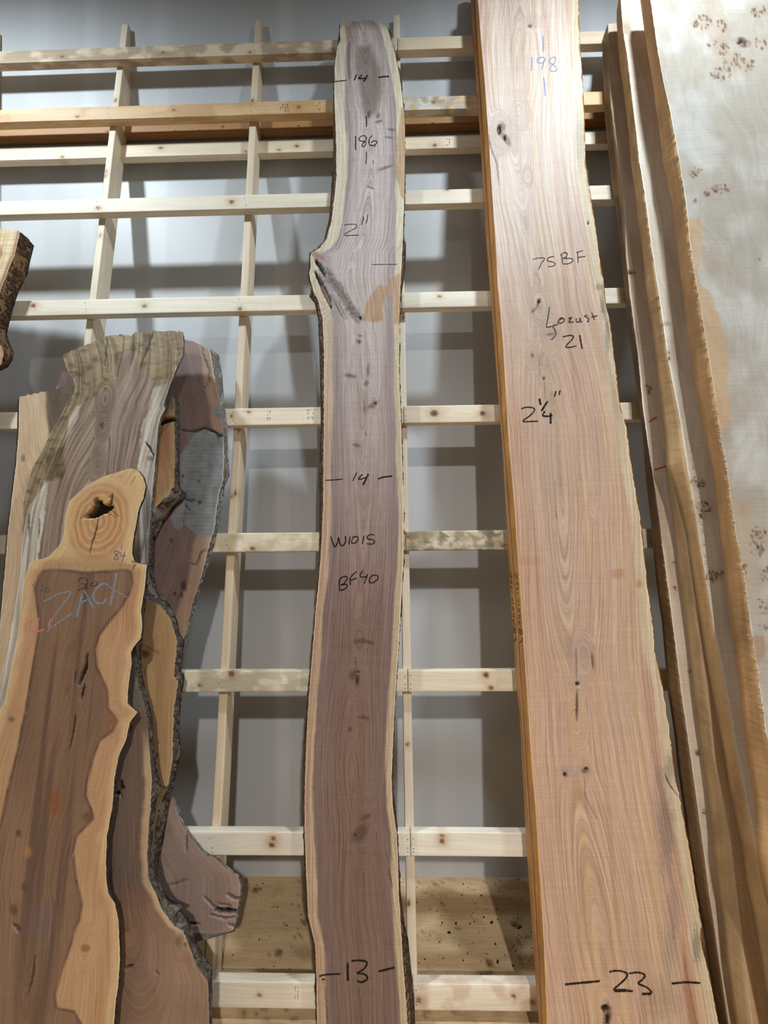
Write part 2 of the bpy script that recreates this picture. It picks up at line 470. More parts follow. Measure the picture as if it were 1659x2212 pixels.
def beam(parent, name, axis, lo, hi, c0, c1, base, knots=(), seed=1, step=.35, warp=.06, r=.14, stains=()):
    """sawn lumber with eased corners.  axis 'x': c0=(s0,s1), c1=(n0,n1); axis 's': c0=(x0,x1), c1=(n0,n1)"""
    m = max(2, int((hi - lo)/step)); t = np.linspace(lo, hi, m)
    a0, a1 = c0; b0, b1 = c1
    loop = []
    for (ca, cb, st) in ((a1 - r, b1 - r, 0), (a0 + r, b1 - r, 90), (a0 + r, b0 + r, 180), (a1 - r, b0 + r, 270)):
        for g in (0, 30, 60, 90):
            ang = math.radians(st + g); loop.append((ca + r*math.cos(ang), cb + r*math.sin(ang)))
    # denser front face so that knots and stains show
    lp = []
    nl = len(loop)
    for i in range(nl):
        p, q2 = loop[i], loop[(i + 1) % nl]; dd = math.hypot(q2[0] - p[0], q2[1] - p[1]); kk = max(1, int(dd/.3))
        for z in range(kk): lp.append((p[0] + (q2[0] - p[0])*z/kk, p[1] + (q2[1] - p[1])*z/kk))
    lp = np.array(lp); n = len(lp)
    A = np.broadcast_to(lp[None, :, 0], (m, n)).copy(); Bn = np.broadcast_to(lp[None, :, 1], (m, n)).copy()
    T = np.broadcast_to(t[:, None], (m, n)).copy()
    A += (fbm(T/22, 0*T, seed, 2) - .5)*2*warp
    P = np.stack([T, A, Bn], -1) if axis == 'x' else np.stack([A, T, Bn], -1)
    if axis == 's': P[..., 2] = np.minimum(P[..., 2], n_wall(P[..., 1]) - .04)
    ac = A - (a0 + a1)/2; bc = Bn - (b0 + b1)/2
    f = fbm(T*.06, A*.5 + Bn*.7, seed + 3, 3)
    col = lin(base)*(1 + (f[..., None] - .5)*.35)
    ringc = A*1.0 + Bn*.6 + (fbm(T*.05, A*.3, seed + 8) - .5)*2.0
    for (kt, ka, kr) in knots:
        d = np.sqrt(((T - kt)/1.25)**2 + (A - ka)**2 + (np.maximum(Bn - b0 - .2, 0)*.4)**2)
        halo = np.exp(-(d/(kr*2.2))**2)
        ringc = ringc + halo*kr*2*np.sign(A - ka + 1e-6)
        col = mix(col, lin((196, 150, 92)), halo*.55)
        col = mix(col, lin((112, 66, 40)), ss(kr*1.05, kr*.7, d)*.85)
        col = mix(col, lin((62, 36, 24)), ss(kr*.55, kr*.2, d)*.8)
    for (ta, tb, rgb, al, sc2) in stains:
        mk = ss(ta - 1, ta + 1, T)*ss(tb + 1, tb - 1, T)*ss(.38, .62, fbm(T/sc2, A*1.3/sc2 + Bn, seed + 70, 4))
        col = mix(col, lin(rgb), mk*al)
    gr = np.stack([ringc, T, A], -1)
    q = grid_quads(m, n, closed=True)
    caps = [list(range(n)), [(m - 1)*n + i for i in range(n)][::-1]]
    if axis == 'x': q = q[:, ::-1]; caps = [c[::-1] for c in caps]
    return mesh_obj(name, world(P.reshape(-1, 3)), (q, caps), MAT['pine'], parent, col.reshape(-1, 3), gr.reshape(-1, 3))

# ------------------------------------------------------------------ the setting: wall and floor
def paint_wall():
    x0, x1, z0, z1 = -190.0, 260.0, 0.0, 300.0
    nx, nz = 420, 380
    x = np.linspace(x0, x1, nx); z = np.linspace(z1, z0, nz)
    Xg, Zg = np.meshgrid(x, z)
    base = lin((204, 206, 208))
    c = np.ones(Xg.shape + (3,))*base
    c *= (1 + (fbm(Xg/30, Zg/40, 5, 3)[..., None] - .5)*.06)
    # bands of joint compound
    for (px, py, w, a) in ((198, 60, 3.2, .10), (343, 480, 3.8, .09), (613, 1500, 3.0, .10), (960, 1650, 4.0, .05), (70, 700, 5, .06),
                           (620, 420, 5, .04), (1300, 300, 4, .07)):
        xc, _ = on_wall(np.array([px]), np.array([py])); xc = xc[0]
        d = np.abs(Xg - xc + (fbm(Zg/25, 0*Zg, int(px)) - .5)*1.6)
        m = ss(w*.62, w*.42, d)*a*(.6 + .8*fbm(Xg/3, Zg/12, 9))
        c = c*(1 + m[..., None])
    zc = on_wall(np.array([500.]), np.array([630.]))[1][0]
    d = np.abs(Zg - zc + (fbm(Xg/18, 0*Xg, 31) - .5)*3)
    c = mix(c, lin((214, 207, 196)), ss(4.0, 1.6, d)*.5*(.4 + .6*fbm(Xg/5, Zg/2, 33)))
    V = np.stack([Xg, 0*Xg, Zg], -1).reshape(-1, 3)*IN
    n = len(V); Vb = np.array([[x0, 4, z1], [x0, 4, z0], [x1, 4, z0], [x1, 4, z1]])*IN
    V = np.concatenate([V, Vb]); col = np.concatenate([c.reshape(-1, 3), np.ones((4, 3))*.5])
    tl, bl, br, tr = 0, (nz - 1)*nx, nz*nx - 1, nx - 1
    ex = [[n + 3, n + 2, n + 1, n]]
    o = mesh_obj('wall_back', V, (grid_quads(nz, nx), ex), MAT['wall'], None, col)
    o['kind'] = 'structure'; o['label'] = 'grey white drywall behind the leaning lumber rack'
    return o
paint_wall()

def paint_floor():
    x0, x1, y0, y1 = -190.0, 260.0, 0.0, -130.0
    nx, ny = 700, 220
    x = np.linspace(x0, x1, nx); y = np.linspace(y0, y1, ny)
    Xg, Yg = np.meshgrid(x, y)
    c = np.ones(Xg.shape + (3,))*lin((208, 180, 140))
    c *= 1 + (fbm(Xg/9, Yg/2.5, 71, 4)[..., None] - .5)*.5
    m = ss(.56, .72, fbm(Xg/11, Yg/6, 77, 3)); c = mix(c, lin((142, 100, 64)), m*.45)
    m = ss(.66, .84, fbm(Xg/4, Yg/3, 79, 3)); c = mix(c, lin((112, 82, 56)), m*.35)
    for (px, py) in ((555, 1922), (658, 1990), (1110, 1995), (600, 2060), (1060, 2080)):
        kx, ky = on_floor(np.array([px]), np.array([py])); d = np.hypot((Xg - kx)/1.3, Yg - ky)*1.9
        c = mix(c, lin((112, 72, 44)), ss(1.3, .8, d)*.7); c = mix(c, lin((62, 40, 28)), ss(1.3, 1.05, d)*ss(.7, 1.0, d)*.7)
    m = ss(.88, .94, vn(Xg*1.6, Yg*1.6, 90)); c = mix(c, lin((70, 56, 44)), m*.5)
    V = np.stack([Xg, Yg, 0*Xg], -1).reshape(-1, 3)*IN
    gr = np.stack([Yg*1.0, Xg, Xg*.3], -1).reshape(-1, 3)
    n = len(V); Vb = np.array([[x0, y0, -3], [x0, y1, -3], [x1, y1, -3], [x1, y0, -3]])*IN
    o = mesh_obj('floor', np.concatenate([V, Vb]), (grid_quads(ny, nx), [[n, n + 3, n + 2, n + 1]]), MAT['ply'], None,
                 np.concatenate([c.reshape(-1, 3), np.ones((4, 3))*.4]), np.concatenate([gr, np.zeros((4, 3))]))
    o['kind'] = 'structure'; o['label'] = 'stained plywood floor with knots under the rack'
paint_floor()

def chips():
    rng = np.random.default_rng(4)
    V = []; Q = []; C = []
    def chip(x, y, l, w, a, h, tone):
        b = len(V); ca, sa = math.cos(a), math.sin(a)
        pts = [(-l, -w*.6), (l*.8, -w), (l, w*.5), (-l*.7, w)]
        for z in (0.01, h):
            for (p, q) in pts:
                k = 1 if z < .02 else .8
                V.append(((x + (p*ca - q*sa)*k)*IN, (y + (p*sa + q*ca)*k)*IN, z*IN)); C.append(lin(tone))
        Q.extend([(b + 4, b + 5, b + 6, b + 7)] + [(b + i, b + (i + 1) % 4, b + 4 + (i + 1) % 4, b + 4 + i) for i in range(4)])
    big = [(970, 2015, 9, 5, .3), (985, 1995, 6, 4, 1), (1062, 1993, 9, 5, .9), (1122, 2004, 14, 4, .6), (1075, 2078, 9, 4, 1.2), (1045, 1982, 6, 2, .2),
           (1015, 1996, 5, 2, .8), (955, 1994, 4, 3, .2), (1040, 1935, 5, 3, .5), (1070, 2040, 5, 3, 2), (1000, 1910, 4, 3, 0), (1120, 1900, 6, 2, .7),
           (950, 2035, 5, 2, 1.1), (620, 2000, 4, 2, 1), (560, 2030, 5, 2, 1.5), (600, 1960, 4, 2, .2)]
    for (px, py, l, w, a) in big:
        x, y = on_floor(np.array([px]), np.array([py]))
        if y[0] < -18.2: continue
        chip(x[0], y[0], l/26, w/22, a, .15, (56, 46, 40))
    for _ in range(700):
        x = rng.uniform(-60, 70); y = rng.uniform(-18.3, -1.0)
        l = rng.uniform(.04, .2); t = rng.random()
        chip(x, y, l, l*rng.uniform(.2, .7), rng.uniform(0, 6.3), rng.uniform(.03, .1),
             (56, 45, 38) if t < .6 else (122, 88, 58) if t < .85 else (205, 178, 138))
    o = mesh_obj('bark_chips', np.array(V), (np.array(Q),), MAT['grey'], None, np.array(C), smooth=False)
    o['kind'] = 'stuff'; o['label'] = 'dark bark crumbs and splinters scattered on the plywood floor'; o['category'] = 'bark chips'
chips()

# ------------------------------------------------------------------ the rack: posts leaning to the wall, rails nailed across them
rack = thing('lumber_rack', 'leaning lumber rack of pale pine posts and nailed cross rails', 'rack', (2.5, s_floor(D) + .05, D + 2))
POST_X = (-94.3, -62.5, -30.73, 1.81, 34.3, 66.5, 98.5)
pine_tones = [(233, 216, 190), (237, 222, 196), (231, 212, 184), (241, 228, 206)]
for i, x in enumerate(POST_X):
    rnd = random.Random(50 + i)
    kn = [(rnd.uniform(-60, 120), x + rnd.uniform(.2, 1.3), rnd.uniform(.2, .4)) for _ in range(9)]
    foot = s_floor(D + 1.5) + .35
    beam(rack, 'post', 's', foot, 128.7, (x, x + 1.5), (D + 1.5, D + 4.9), pine_tones[i % 4], kn, 20 + i, step=.5, warp=.10)

beam(rack, 'post', 's', s_floor(D + 1.5) + .35, -48, (-32.75, -30.85), (D + 1.6, D + 5), (236, 222, 190), [], 44, step=.5)
# (top edge s, tone, known knots traced in the photograph, joint of the two lengths)
RAILS = [(119.4, (223, 204, 174), [(134, 122, .35), (352, 113, .35), (540, 113, .3), (955, 118, .5)]),
         (103.0, (221, 186, 140), [(167, 252, .42), (375, 238, .4), (645, 231, .45), (935, 221, .5)]),
         (79.2, (241, 228, 204), [(212, 449, .5), (500, 436, .5), (965, 409, .35)]),
         (55.4, (241, 230, 208), [(72, 660, .5), (312, 661, .45), (950, 640, .3), (518, 668, .4)]),
         (31.3, (241, 226, 200), [(537, 890, .3), (938, 893, .75), (1042, 893, .5), (500, 899, .3)]),
         (7.13, (229, 216, 190), [(545, 1185, .5), (890, 1158, .9), (700, 1178, .4), (1085, 1178, .5)]),
         (-17.0, (235, 222, 196), [(500, 1455, .55), (1050, 1458, .5), (1060, 1486, .4), (430, 1480, .3)]),
         (-42.1, (245, 236, 218), [(590, 1812, .4), (587, 1826, .45), (955, 1805, .35), (955, 1818, .4)]),
         (-63.1, (241, 228, 206), [(1110, 2152, .3), (1150, 2165, .45), (560, 2150, .25), (905, 2160, .4)])]
for i, (s1, tone, kn) in enumerate(RAILS):
    kk = []
    for (px, py, r) in kn:
        P = on_plane(np.array([px]), np.array([py]), D); kk.append((P[0, 0], P[0, 1], r))
    rnd = random.Random(90 + i)
    kk += [(rnd.uniform(50, 110), s1 - rnd.uniform(.5, 3), .4) for _ in range(3)]
    joint = 2.55
    t2 = tuple(int(v*f) for v, f in zip(tone, (1.02, 1.02, 1.03)))
    SL = {0: [(-112, 2, (120, 88, 58), .5, 3.0)], 1: [(-112, 2, (176, 120, 66), .4, 5.0)], 5: [(-40, 2, (176, 160, 120), .5, 2.0)], 6: [(-44, -12, (120, 116, 92), .45, 2.5)]}.get(i, [])
    SR_ = {5: [(3, 26, (112, 104, 82), .85, .9), (3, 26, (190, 176, 140), .5, 1.6)], 1: [(3, 20, (214, 216, 208), .8, 1.5), (6, 18, (130, 122, 108), .5, 1.2)], 8: [(3, 40, (196, 150, 112), .4, 2.0)]}.get(i, [])
    a = beam(rack, 'rail', 'x', -112, joint - .04, (s1 - 3.5, s1), (D, D + 1.5), tone, [k for k in kk if k[0] < joint], 120 + i, stains=SL)
    b = beam(rack, 'rail', 'x', joint + .04, 118, (s1 - 3.5, s1), (D, D + 1.5), t2, [k for k in kk if k[0] >= joint], 160 + i, stains=SR_)
    # nails over each post
    for ob, xs in ((a, POST_X[:4]), (b, POST_X[3:])):
        V = []; Q = []
        for x in xs:
            for (dx, ds) in ((.45, -.9), (.75, -2.3), (1.0, -2.9)):
                dx += rnd.uniform(-.2, .2); ds += rnd.uniform(-.2, .2)
                if x == POST_X[3]: dx = .3 if ob is a else 1.25
                k0 = len(V)
                for g in range(8):
                    V.append((x + dx + .085*math.cos(g*math.pi/4), s1 + ds + .085*math.sin(g*math.pi/4), D - .012))
                Q += [(k0, k0 + 1, k0 + 2, k0 + 3), (k0, k0 + 3, k0 + 4, k0 + 7), (k0 + 4, k0 + 5, k0 + 6, k0 + 7)]
        nm = mesh_obj('nail_heads', world(np.array(V)), (np.array(Q),), MAT['grey'], rack, np.tile(lin((62, 54, 46)), (len(V), 1)), smooth=False)
        nm.parent = ob; nm['kind'] = 'stuff'
# cross boards nailed to the back of the posts
for (s1, tone, sd, n0) in ((104.2, (176, 132, 84), 301, D + 3.95), (97.4, (237, 220, 192), 302, D + 3.5)):
    rnd = random.Random(sd)
    kn = [(rnd.uniform(-100, 100), s1 - rnd.uniform(.5, 3), rnd.uniform(.25, .45)) for _ in range(12)]
    beam(rack, 'back_rail', 'x', -112, 118, (s1 - 3.5, s1), (n0, n0 + 1.45), tone, kn, sd)

# grade stamps printed on the lumber
def stamp(px, py, w, h, n=D, rows=3, seed=1):
    rnd = random.Random(seed); st = []
    for c in range(max(2, int(w/5))):
        for r in range(rows):
            x = px + c*5 + rnd.uniform(-.6, .6); y = py + r*h/rows
            if rnd.random() < .75:
                st.append((1.4, [(x, y), (x + rnd.uniform(1.5, 3.5), y - .3)]))
                if rnd.random() < .5: st.append((1.1, [(x + 1, y + 1), (x + 1.2, y + h/rows*.7)]))
    V = []; Q = []
    for w, ((xa, ya), (xb, yb)) in st:
        b0 = len(V); V += [(xa, ya - w/2), (xa, ya + w/2), (xb + .4, yb + w/2), (xb + .4, yb - w/2)] if abs(xb - xa) > abs(yb - ya) else [(xa - w/2, ya), (xa - w/2, yb), (xa + w/2, yb), (xa + w/2, ya)]
        Q.append((b0, b0 + 1, b0 + 2, b0 + 3))
    V = np.array(V, float)
    o = mesh_obj('grade_stamp', world(on_plane(V[:, 0], V[:, 1], n - .03)), (np.array(Q),), MAT['stamp'], rack); o['kind'] = 'stuff'
for a in ((605, 226, 20, 18, D, 3, 1), (684, 222, 10, 20, D, 3, 2), (577, 888, 12, 22, D, 3, 3), (664, 885, 16, 24, D, 3, 4),
          (965, 300, 8, 20, D + 3.5, 3, 5), (1022, 215, 10, 14, D, 3, 6), (637, 2132, 12, 38, D, 4, 7)):
    stamp(*a)

# ------------------------------------------------------------------ painting the faces of the slabs
def loc(PX, PY, X, S, kx, ky):
    i = np.argmin((PX - kx)**2 + (PY - ky)**2); return X.flat[i], S.flat[i]

def rings(PX, PY, X, S, knots, H=2.2, Hs=16.0, seed=1, cx=None, wig=.3):
    c = X.mean(1, keepdims=True) if cx is None else cx
    g = X - c + (fbm(S/14, X/9, seed + 2, 2) - .5)*2*wig
    kn = []
    for (kx, ky, r, a) in knots:
        x, s = loc(PX, PY, X, S, kx, ky); dx = X - x; d = np.hypot(dx, (S - s)/2.4); kn.append((d, r))
        g = g + a*dx/(d + .35)*np.exp(-(d/(r*2.0))**2)
    tri = .5 + .5*np.cos(np.pi*(S/(Hs*3.2) + seed*.37))          # nested arches of flat-sawn figure
    ring = np.sqrt(g*g + (H*(.15 + 2.6*tri + .25*fbm(S/Hs, 0*S, seed + 5, 2)))**2)
    for d, r in kn:
        m = ss(r*1.0, r*.45, d); ring = ring*(1 - m) + (d*1.7 + 9)*m
    return ring

def crack(col, depth, PX, PY, pts, w, dep=.3, rgb=(26, 20, 18), seed=1):
    d, t = segd(PX + (vn(PX/5, PY/5, seed) - .5)*min(w*1.2, 2.4), PY, pts)
    ww = w*(.35 + 1.0*np.sin(np.pi*np.clip(t*.9 + .08, 0, 1)))/2
    m = ss(ww + 1.4, np.maximum(ww - .6, .1), d)*min(1.0, .25 + w/4.0)
    return mix(col, lin(rgb), m), depth + dep*m

def spot(col, PX, PY, cx, cy, rx, ry, rgb, a=1.0, rot=0.0, soft=.5, wob=.25, seed=1):
    ca, sa = math.cos(rot), math.sin(rot); dx, dy = PX - cx, PY - cy
    d = np.hypot((dx*ca + dy*sa)/rx, (-dx*sa + dy*ca)/ry)
    d = d + (fbm(PX/4.5, PY/4.5, seed + int(cx)) - .5)*2*wob
    return mix(col, lin(rgb), ss(1 + soft, 1 - soft, d)*a)

def pits(col, depth, PX, PY, lst, dep=.25, rgb=(24, 18, 16)):
    for (x, y, rx, ry) in lst:
        d = np.hypot((PX - x)/rx, (PY - y)/ry) + (fbm(PX/3, PY/3, int(x)) - .5)*.7
        m = ss(1.3, .7, d); col = mix(col, lin(rgb), m*.95); depth = depth + dep*m
    return col, depth

def freckles(col, PX, PY, cx, cy, rx, ry, n, rgb=(96, 62, 44), seed=1, size=2.2):
    rnd = random.Random(seed*977 + int(cx*3 + cy)); m = np.zeros(PX.shape)
    col = spot(col, PX, PY, cx, cy, rx*1.1, ry*1.1, (184, 158, 132), .38, soft=.8, seed=seed)
    for _ in range(n):
        a = rnd.uniform(0, 6.28); q = math.sqrt(rnd.random()); x = cx + q*rx*math.cos(a); y = cy + q*ry*math.sin(a)
        r = size*rnd.uniform(.5, 1.5); m = np.maximum(m, ss(1.4, .5, np.hypot((PX - x)/r, (PY - y)/(r*rnd.uniform(.7, 1.8))))*rnd.uniform(.5, 1))
    return mix(col, lin(rgb), m)

# ------------------------------------------------------------------ centre slab of walnut
WL = [(736, 46), (734, 70), (735, 88), (729, 100), (723, 140), (722, 200), (726, 300), (727, 380), (722, 430), (716, 480), (706, 515), (692, 535), (672, 547),
      (670, 556), (672, 575), (668, 590), (672, 612), (680, 634), (690, 655), (697, 690), (700, 760), (700, 900), (699, 1000), (698, 1100), (694, 1180), (690, 1240),
      (682, 1320), (674, 1420), (666, 1520), (661, 1620), (658, 1720), (658, 1800), (662, 1900), (666, 1980), (681, 2040), (684, 2120), (685, 2212)]
WR = [(823, 44), (836, 60), (846, 88), (853, 115), (861, 150), (868, 200), (873, 245), (875, 280), (874, 400), (870, 520), (866, 600), (863, 680), (862, 800),
      (866, 900), (869, 1000), (872, 1100), (872, 1200), (867, 1290), (861, 1400), (854, 1500), (849, 1600), (846, 1680), (848, 1740), (857, 1800), (860, 1860),
      (861, 1930), (866, 2000), (871, 2090), (876, 2150), (880, 2212)]
WLb = [(733, 46), (731, 90), (721, 160), (720, 320), (716, 400), (711, 470), (700, 518), (694, 530), (668, 546), (667, 575), (665, 600), (674, 625), (668, 640), (680, 655),
       (687, 690), (690, 760), (693, 900), (690, 1000), (690, 1100), (689, 1230), (680, 1320), (672, 1420), (662, 1520), (656, 1620), (655, 1720), (656, 1820), (660, 1960), (679, 2050), (683, 2212)]
WRb = [(830, 44), (845, 70), (848, 100), (862, 150), (869, 180), (869, 205), (873, 250), (875, 400), (871, 515), (877, 530), (876, 580), (872, 610), (866, 640), (863, 690), (863, 800),
       (866, 900), (869, 1000), (872, 1200), (868, 1290), (861, 1400), (855, 1500), (850, 1600), (849, 1690), (856, 1760), (861, 1850), (866, 1930), (873, 1990), (882, 2030), (889, 2100), (895, 2160), (897, 2212)]

def paint_walnut(PX, PY, X, S, L, R):
    dl = X - X[:, :1]; dr = X[:, -1:] - X; w = dl + dr
    kn = [(795, 250, 1.2, 1.0), (815, 255, .8, .6), (778, 687, 1.3, 1.2), (775, 735, .9, .8), (755, 812, .8, .6), (793, 828, .7, .6), (808, 873, 1.0, .9), (772, 963, .8, .6),
          (700, 620, 3.5, 1.6), (770, 1470, 1.6, 1.2), (775, 1380, 1.5, .8), (782, 1805, 2.2, 1.5), (790, 1740, 1.6, .8), (760, 1600, .7, .4), (772, 1545, .8, .5)]
    ring = rings(PX, PY, X, S, kn, .75, 15, 11)
    nz = fbm(S/9, X/2.5, 21, 3)
    c = mix(lin((152, 124, 112)), lin((132, 104, 94)), nz)
    # the lower length is darker, browner heartwood
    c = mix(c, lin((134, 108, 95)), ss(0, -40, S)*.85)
    c = mix(c, lin((216, 202, 198)), ss(-12, 62, S)*.85)  # upper length paled: glare of the high lamps put into the colour
    # purple edges of the heartwood, browner middle
    c = mix(c, lin((132, 111, 112)), (ss(5.2, 2.2, dl) + ss(4.6, 1.8, dr))*.42)
    c = c*(1 + (fbm(X*1.6, S/40, 29, 2)[..., None] - .5)*.28)
    # sapwood bands
    sl = 1.35 + (fbm(S/8, 0*S, 41) - .5)*.8 + .8*ss(20, 60, S); sr = 1.05 + (fbm(S/7, 0*S + 5, 43) - .5)*.6 + .6*ss(30, 80, S)
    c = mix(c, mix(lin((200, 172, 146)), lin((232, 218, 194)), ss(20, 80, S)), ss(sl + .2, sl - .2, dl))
    c = mix(c, lin((186, 144, 112)), ss(.9, .5, dl)*.6*ss(40, 20, S))
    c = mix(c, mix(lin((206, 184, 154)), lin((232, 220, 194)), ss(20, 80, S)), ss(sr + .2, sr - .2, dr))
    dep = np.zeros(PX.shape)
    # tongue of grey figure under the top end
    t = softpoly(PX, PY, [(772, 100), (800, 95), (822, 150), (826, 200), (812, 245), (795, 258), (783, 240), (778, 200), (770, 150)], 9, 5, 4)
    c = mix(c, lin((126, 108, 98)), t*.75)
    c = mix(c, lin((122, 92, 88)), softpoly(PX, PY, [(745, 55), (756, 55), (758, 170), (752, 172)], 3, 6, 2)*.6)
    c = mix(c, lin((118, 98, 88)), ss(70, 48, PY)*.55)
    # tan stains
    for poly in ([(866, 588), (852, 596), (838, 606), (838, 620), (818, 614), (802, 634), (790, 660), (783, 690), (800, 694), (822, 690), (826, 668), (834, 640), (846, 628), (850, 660), (850, 700), (866, 700)],
                 [(880, 222), (866, 234), (862, 270), (857, 300), (858, 345), (851, 372), (862, 400), (866, 425), (880, 440)],
                 [(800, 686), (822, 672), (830, 680), (824, 694), (806, 698)]):
        c = mix(c, lin((192, 150, 102)), softpoly(PX, PY, poly, 1.6, 8, 2.0, 5)*.75)
    # feather of the crotch
    d, t = segd(PX, PY, [(694, 578), (722, 610), (742, 640), (758, 668), (776, 688)])
    f = ss(15, 3, d + (fbm(PX/3.2, PY/3.2, 51, 3) - .5)*16)
    c = mix(c, lin((84, 62, 56)), f*(.45 + .5*vn(PX/2.2, PY/2.2, 53))*ss(0, .1, t)); dep += f*.03
    for pts in ([(720, 640), (738, 684)], [(730, 650), (750, 690)], [(700, 620), (745, 690)]):
        c, dep = crack(c, dep, PX, PY, pts, 1.6, .04, (84, 66, 58), 3)
    c = spot(c, PX, PY, 684, 551, 15, 7, (140, 96, 70), .7, .5)
    # hollows of the broken limb
    c, dep = crack(c, dep, PX, PY, [(682, 562), (692, 576), (704, 596)], 7, .45, (22, 16, 14), 4)
    c, dep = crack(c, dep, PX, PY, [(681, 588), (694, 614), (706, 640), (716, 664)], 8, .5, (40, 24, 14), 5)
    c, dep = crack(c, dep, PX, PY, [(692, 612), (702, 630), (712, 655)], 3, .1, (186, 140, 84), 6)
    # pin knots
    for (x, y, rx, ry, ro) in ((797, 247, 4, 9, .2), (817, 250, 4, 6, .5), (845, 280, 9, 3, .1), (818, 262, 8, 3, -.2), (833, 362, 20, 3, -.35), (800, 405, 8, 2.5, .3), (840, 297, 10, 2, .1),
                               (757, 812, 14, 4, .15), (791, 828, 4, 6, .5), (805, 875, 14, 5, -.6), (770, 962, 9, 4, .25), (775, 738, 6, 5, 0), (778, 726, 4, 3, 0), (795, 800, 3, 14, .05),
                               (787, 880, 2, 16, 0), (772, 1470, 5, 14, .1), (762, 1458, 8, 12, .5), (778, 1385, 16, 5, -.1), (778, 1800, 14, 22, .6), (790, 1765, 12, 6, -.5), (785, 1550, 12, 4, .1), (756, 1575, 4, 5, 0), (800, 1388, 9, 4, .2)):
        c = spot(c, PX, PY, x, y, rx, ry, (88, 62, 54), .7, ro, .45, .3)
    c, dep = pits(c, dep, PX, PY, [(778, 687, 3.4, 3), (776, 739, 2, 2), (810, 872, 2.6, 2), (771, 1470, 1.2, 9), (774, 1452, 1.6, 4), (767, 1805, 2, 3), (790, 935, 1, 8)], .3)
    for pts in ([(768, 1420), (770, 1480)], [(838, 1880), (850, 1920)], [(776, 2135), (782, 2212)], [(700, 2120), (707, 2212)]):
        c, dep = crack(c, dep, PX, PY, pts, 1.5, .03, (70, 46, 40), 7)
    return c, ring, dep

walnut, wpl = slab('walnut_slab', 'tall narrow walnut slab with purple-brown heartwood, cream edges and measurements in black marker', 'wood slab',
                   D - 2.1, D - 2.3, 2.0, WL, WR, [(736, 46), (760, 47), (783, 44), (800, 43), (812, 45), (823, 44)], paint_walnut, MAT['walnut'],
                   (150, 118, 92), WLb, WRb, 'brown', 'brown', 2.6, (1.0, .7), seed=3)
Z1 = ((710, 140), 9.759); Z2 = ((700, 440), 8.506); Z3 = ((690, 1000), 7.627); Z4 = ((670, 2040), 7.213)
write(walnut, wpl, 'marker_letter', [(2.0, [(120, 352), (250, 338), (378, 325)]), (2.6, [(588, 200), (540, 325)]), (2.6, [(705, 215), (630, 285), (780, 280)]), (3.2, [(818, 210), (780, 290), (735, 350)]),
                                     (3.0, [(1045, 266), (1150, 250), (1275, 240)])], MAT['black'], *Z1)
write(walnut, wpl, 'marker_letter', [(2.4, [(785, 1070), (797, 1180), (797, 1300)]), (2.2, [(566, 1500), (566, 1790)]),
                                     (1.8, [(800, 1560), (770, 1500), (690, 1500), (635, 1570), (700, 1610), (775, 1620), (780, 1680), (730, 1725), (700, 1700), (735, 1640), (790, 1570), (800, 1530)]),
                                     (2.2, [(910, 1490), (860, 1560), (850, 1650), (890, 1695), (960, 1690), (1020, 1630), (960, 1600), (890, 1640)]), (1.8, [(985, 1690), (960, 1740)]),
                                     (2.0, [(795, 1825), (795, 1950), (785, 2090)]), (1.0, [(935, 2000), (945, 2090)])], MAT['black'], *Z1)
write(walnut, wpl, 'marker_letter', [(1.4, [(365, 398), (430, 380), (560, 375), (605, 400), (580, 445), (480, 500), (400, 540), (380, 570), (420, 583), (640, 575)]),
                                     (2.0, [(726, 238), (718, 300), (690, 388)]), (1.8, [(803, 200), (793, 280), (768, 362)]), (1.0, [(875, 1115), (1345, 1112)])], MAT['black'], *Z2)
write(walnut, wpl, 'marker_letter', [(2.2, [(95, 285), (240, 278), (385, 265)]), (2.4, [(615, 155), (590, 210), (548, 295)]), (2.6, [(715, 185), (655, 240), (660, 270), (780, 235)]), (3.4, [(808, 180), (770, 260), (718, 360)]),
                                     (3.2, [(965, 262), (1060, 232), (1200, 215)])], MAT['black'], *Z3)
write(walnut, wpl, 'marker_letter', [(2.8, [(190, 1210), (215, 1300), (255, 1385), (300, 1300), (315, 1220)]), (2.8, [(315, 1225), (345, 1350), (400, 1350), (430, 1290), (428, 1205)]), (2.8, [(505, 1210), (485, 1340)]),
                                     (2.4, [(560, 1215), (530, 1290), (550, 1325), (610, 1300), (640, 1240), (600, 1210), (545, 1225)]), (2.6, [(733, 1195), (705, 1335)]),
                                     (2.4, [(905, 1185), (840, 1180), (785, 1215), (800, 1250), (880, 1265), (910, 1300), (870, 1335), (780, 1330)])], MAT['black'], *Z3)
write(walnut, wpl, 'marker_letter', [(2.8, [(325, 1960), (335, 2100)]), (2.6, [(325, 1965), (360, 1890), (440, 1870), (455, 1910), (400, 1990), (345, 2010)]), (2.6, [(365, 2010), (440, 2000), (455, 2040), (400, 2085), (335, 2100)]),
                                     (2.6, [(505, 1910), (510, 2010)]), (2.4, [(495, 1915), (540, 1850), (620, 1785)]), (2.4, [(505, 1935), (615, 1895)]), (2.4, [(715, 1770), (670, 1850), (700, 1880), (790, 1870)]), (2.4, [(790, 1830), (765, 1920), (740, 1985)]),
                                     (2.4, [(875, 1850), (825, 1910), (830, 1970), (900, 1965), (965, 1900), (945, 1850), (870, 1855)])], MAT['black'], *Z3)
write(walnut, wpl, 'marker_letter', [(4.0, [(140, 498), (240, 472), (470, 460)]), (3.0, [(180, 545), (235, 545)]), (4.6, [(585, 290), (583, 430), (590, 570)]),
                                     (4.0, [(645, 260), (760, 250), (860, 265), (885, 300), (840, 380), (760, 430), (735, 450), (830, 460), (885, 500), (880, 550), (800, 590), (730, 570)]), (4.4, [(1065, 420), (1180, 395), (1312, 360)])],
      MAT['black'], *Z4)

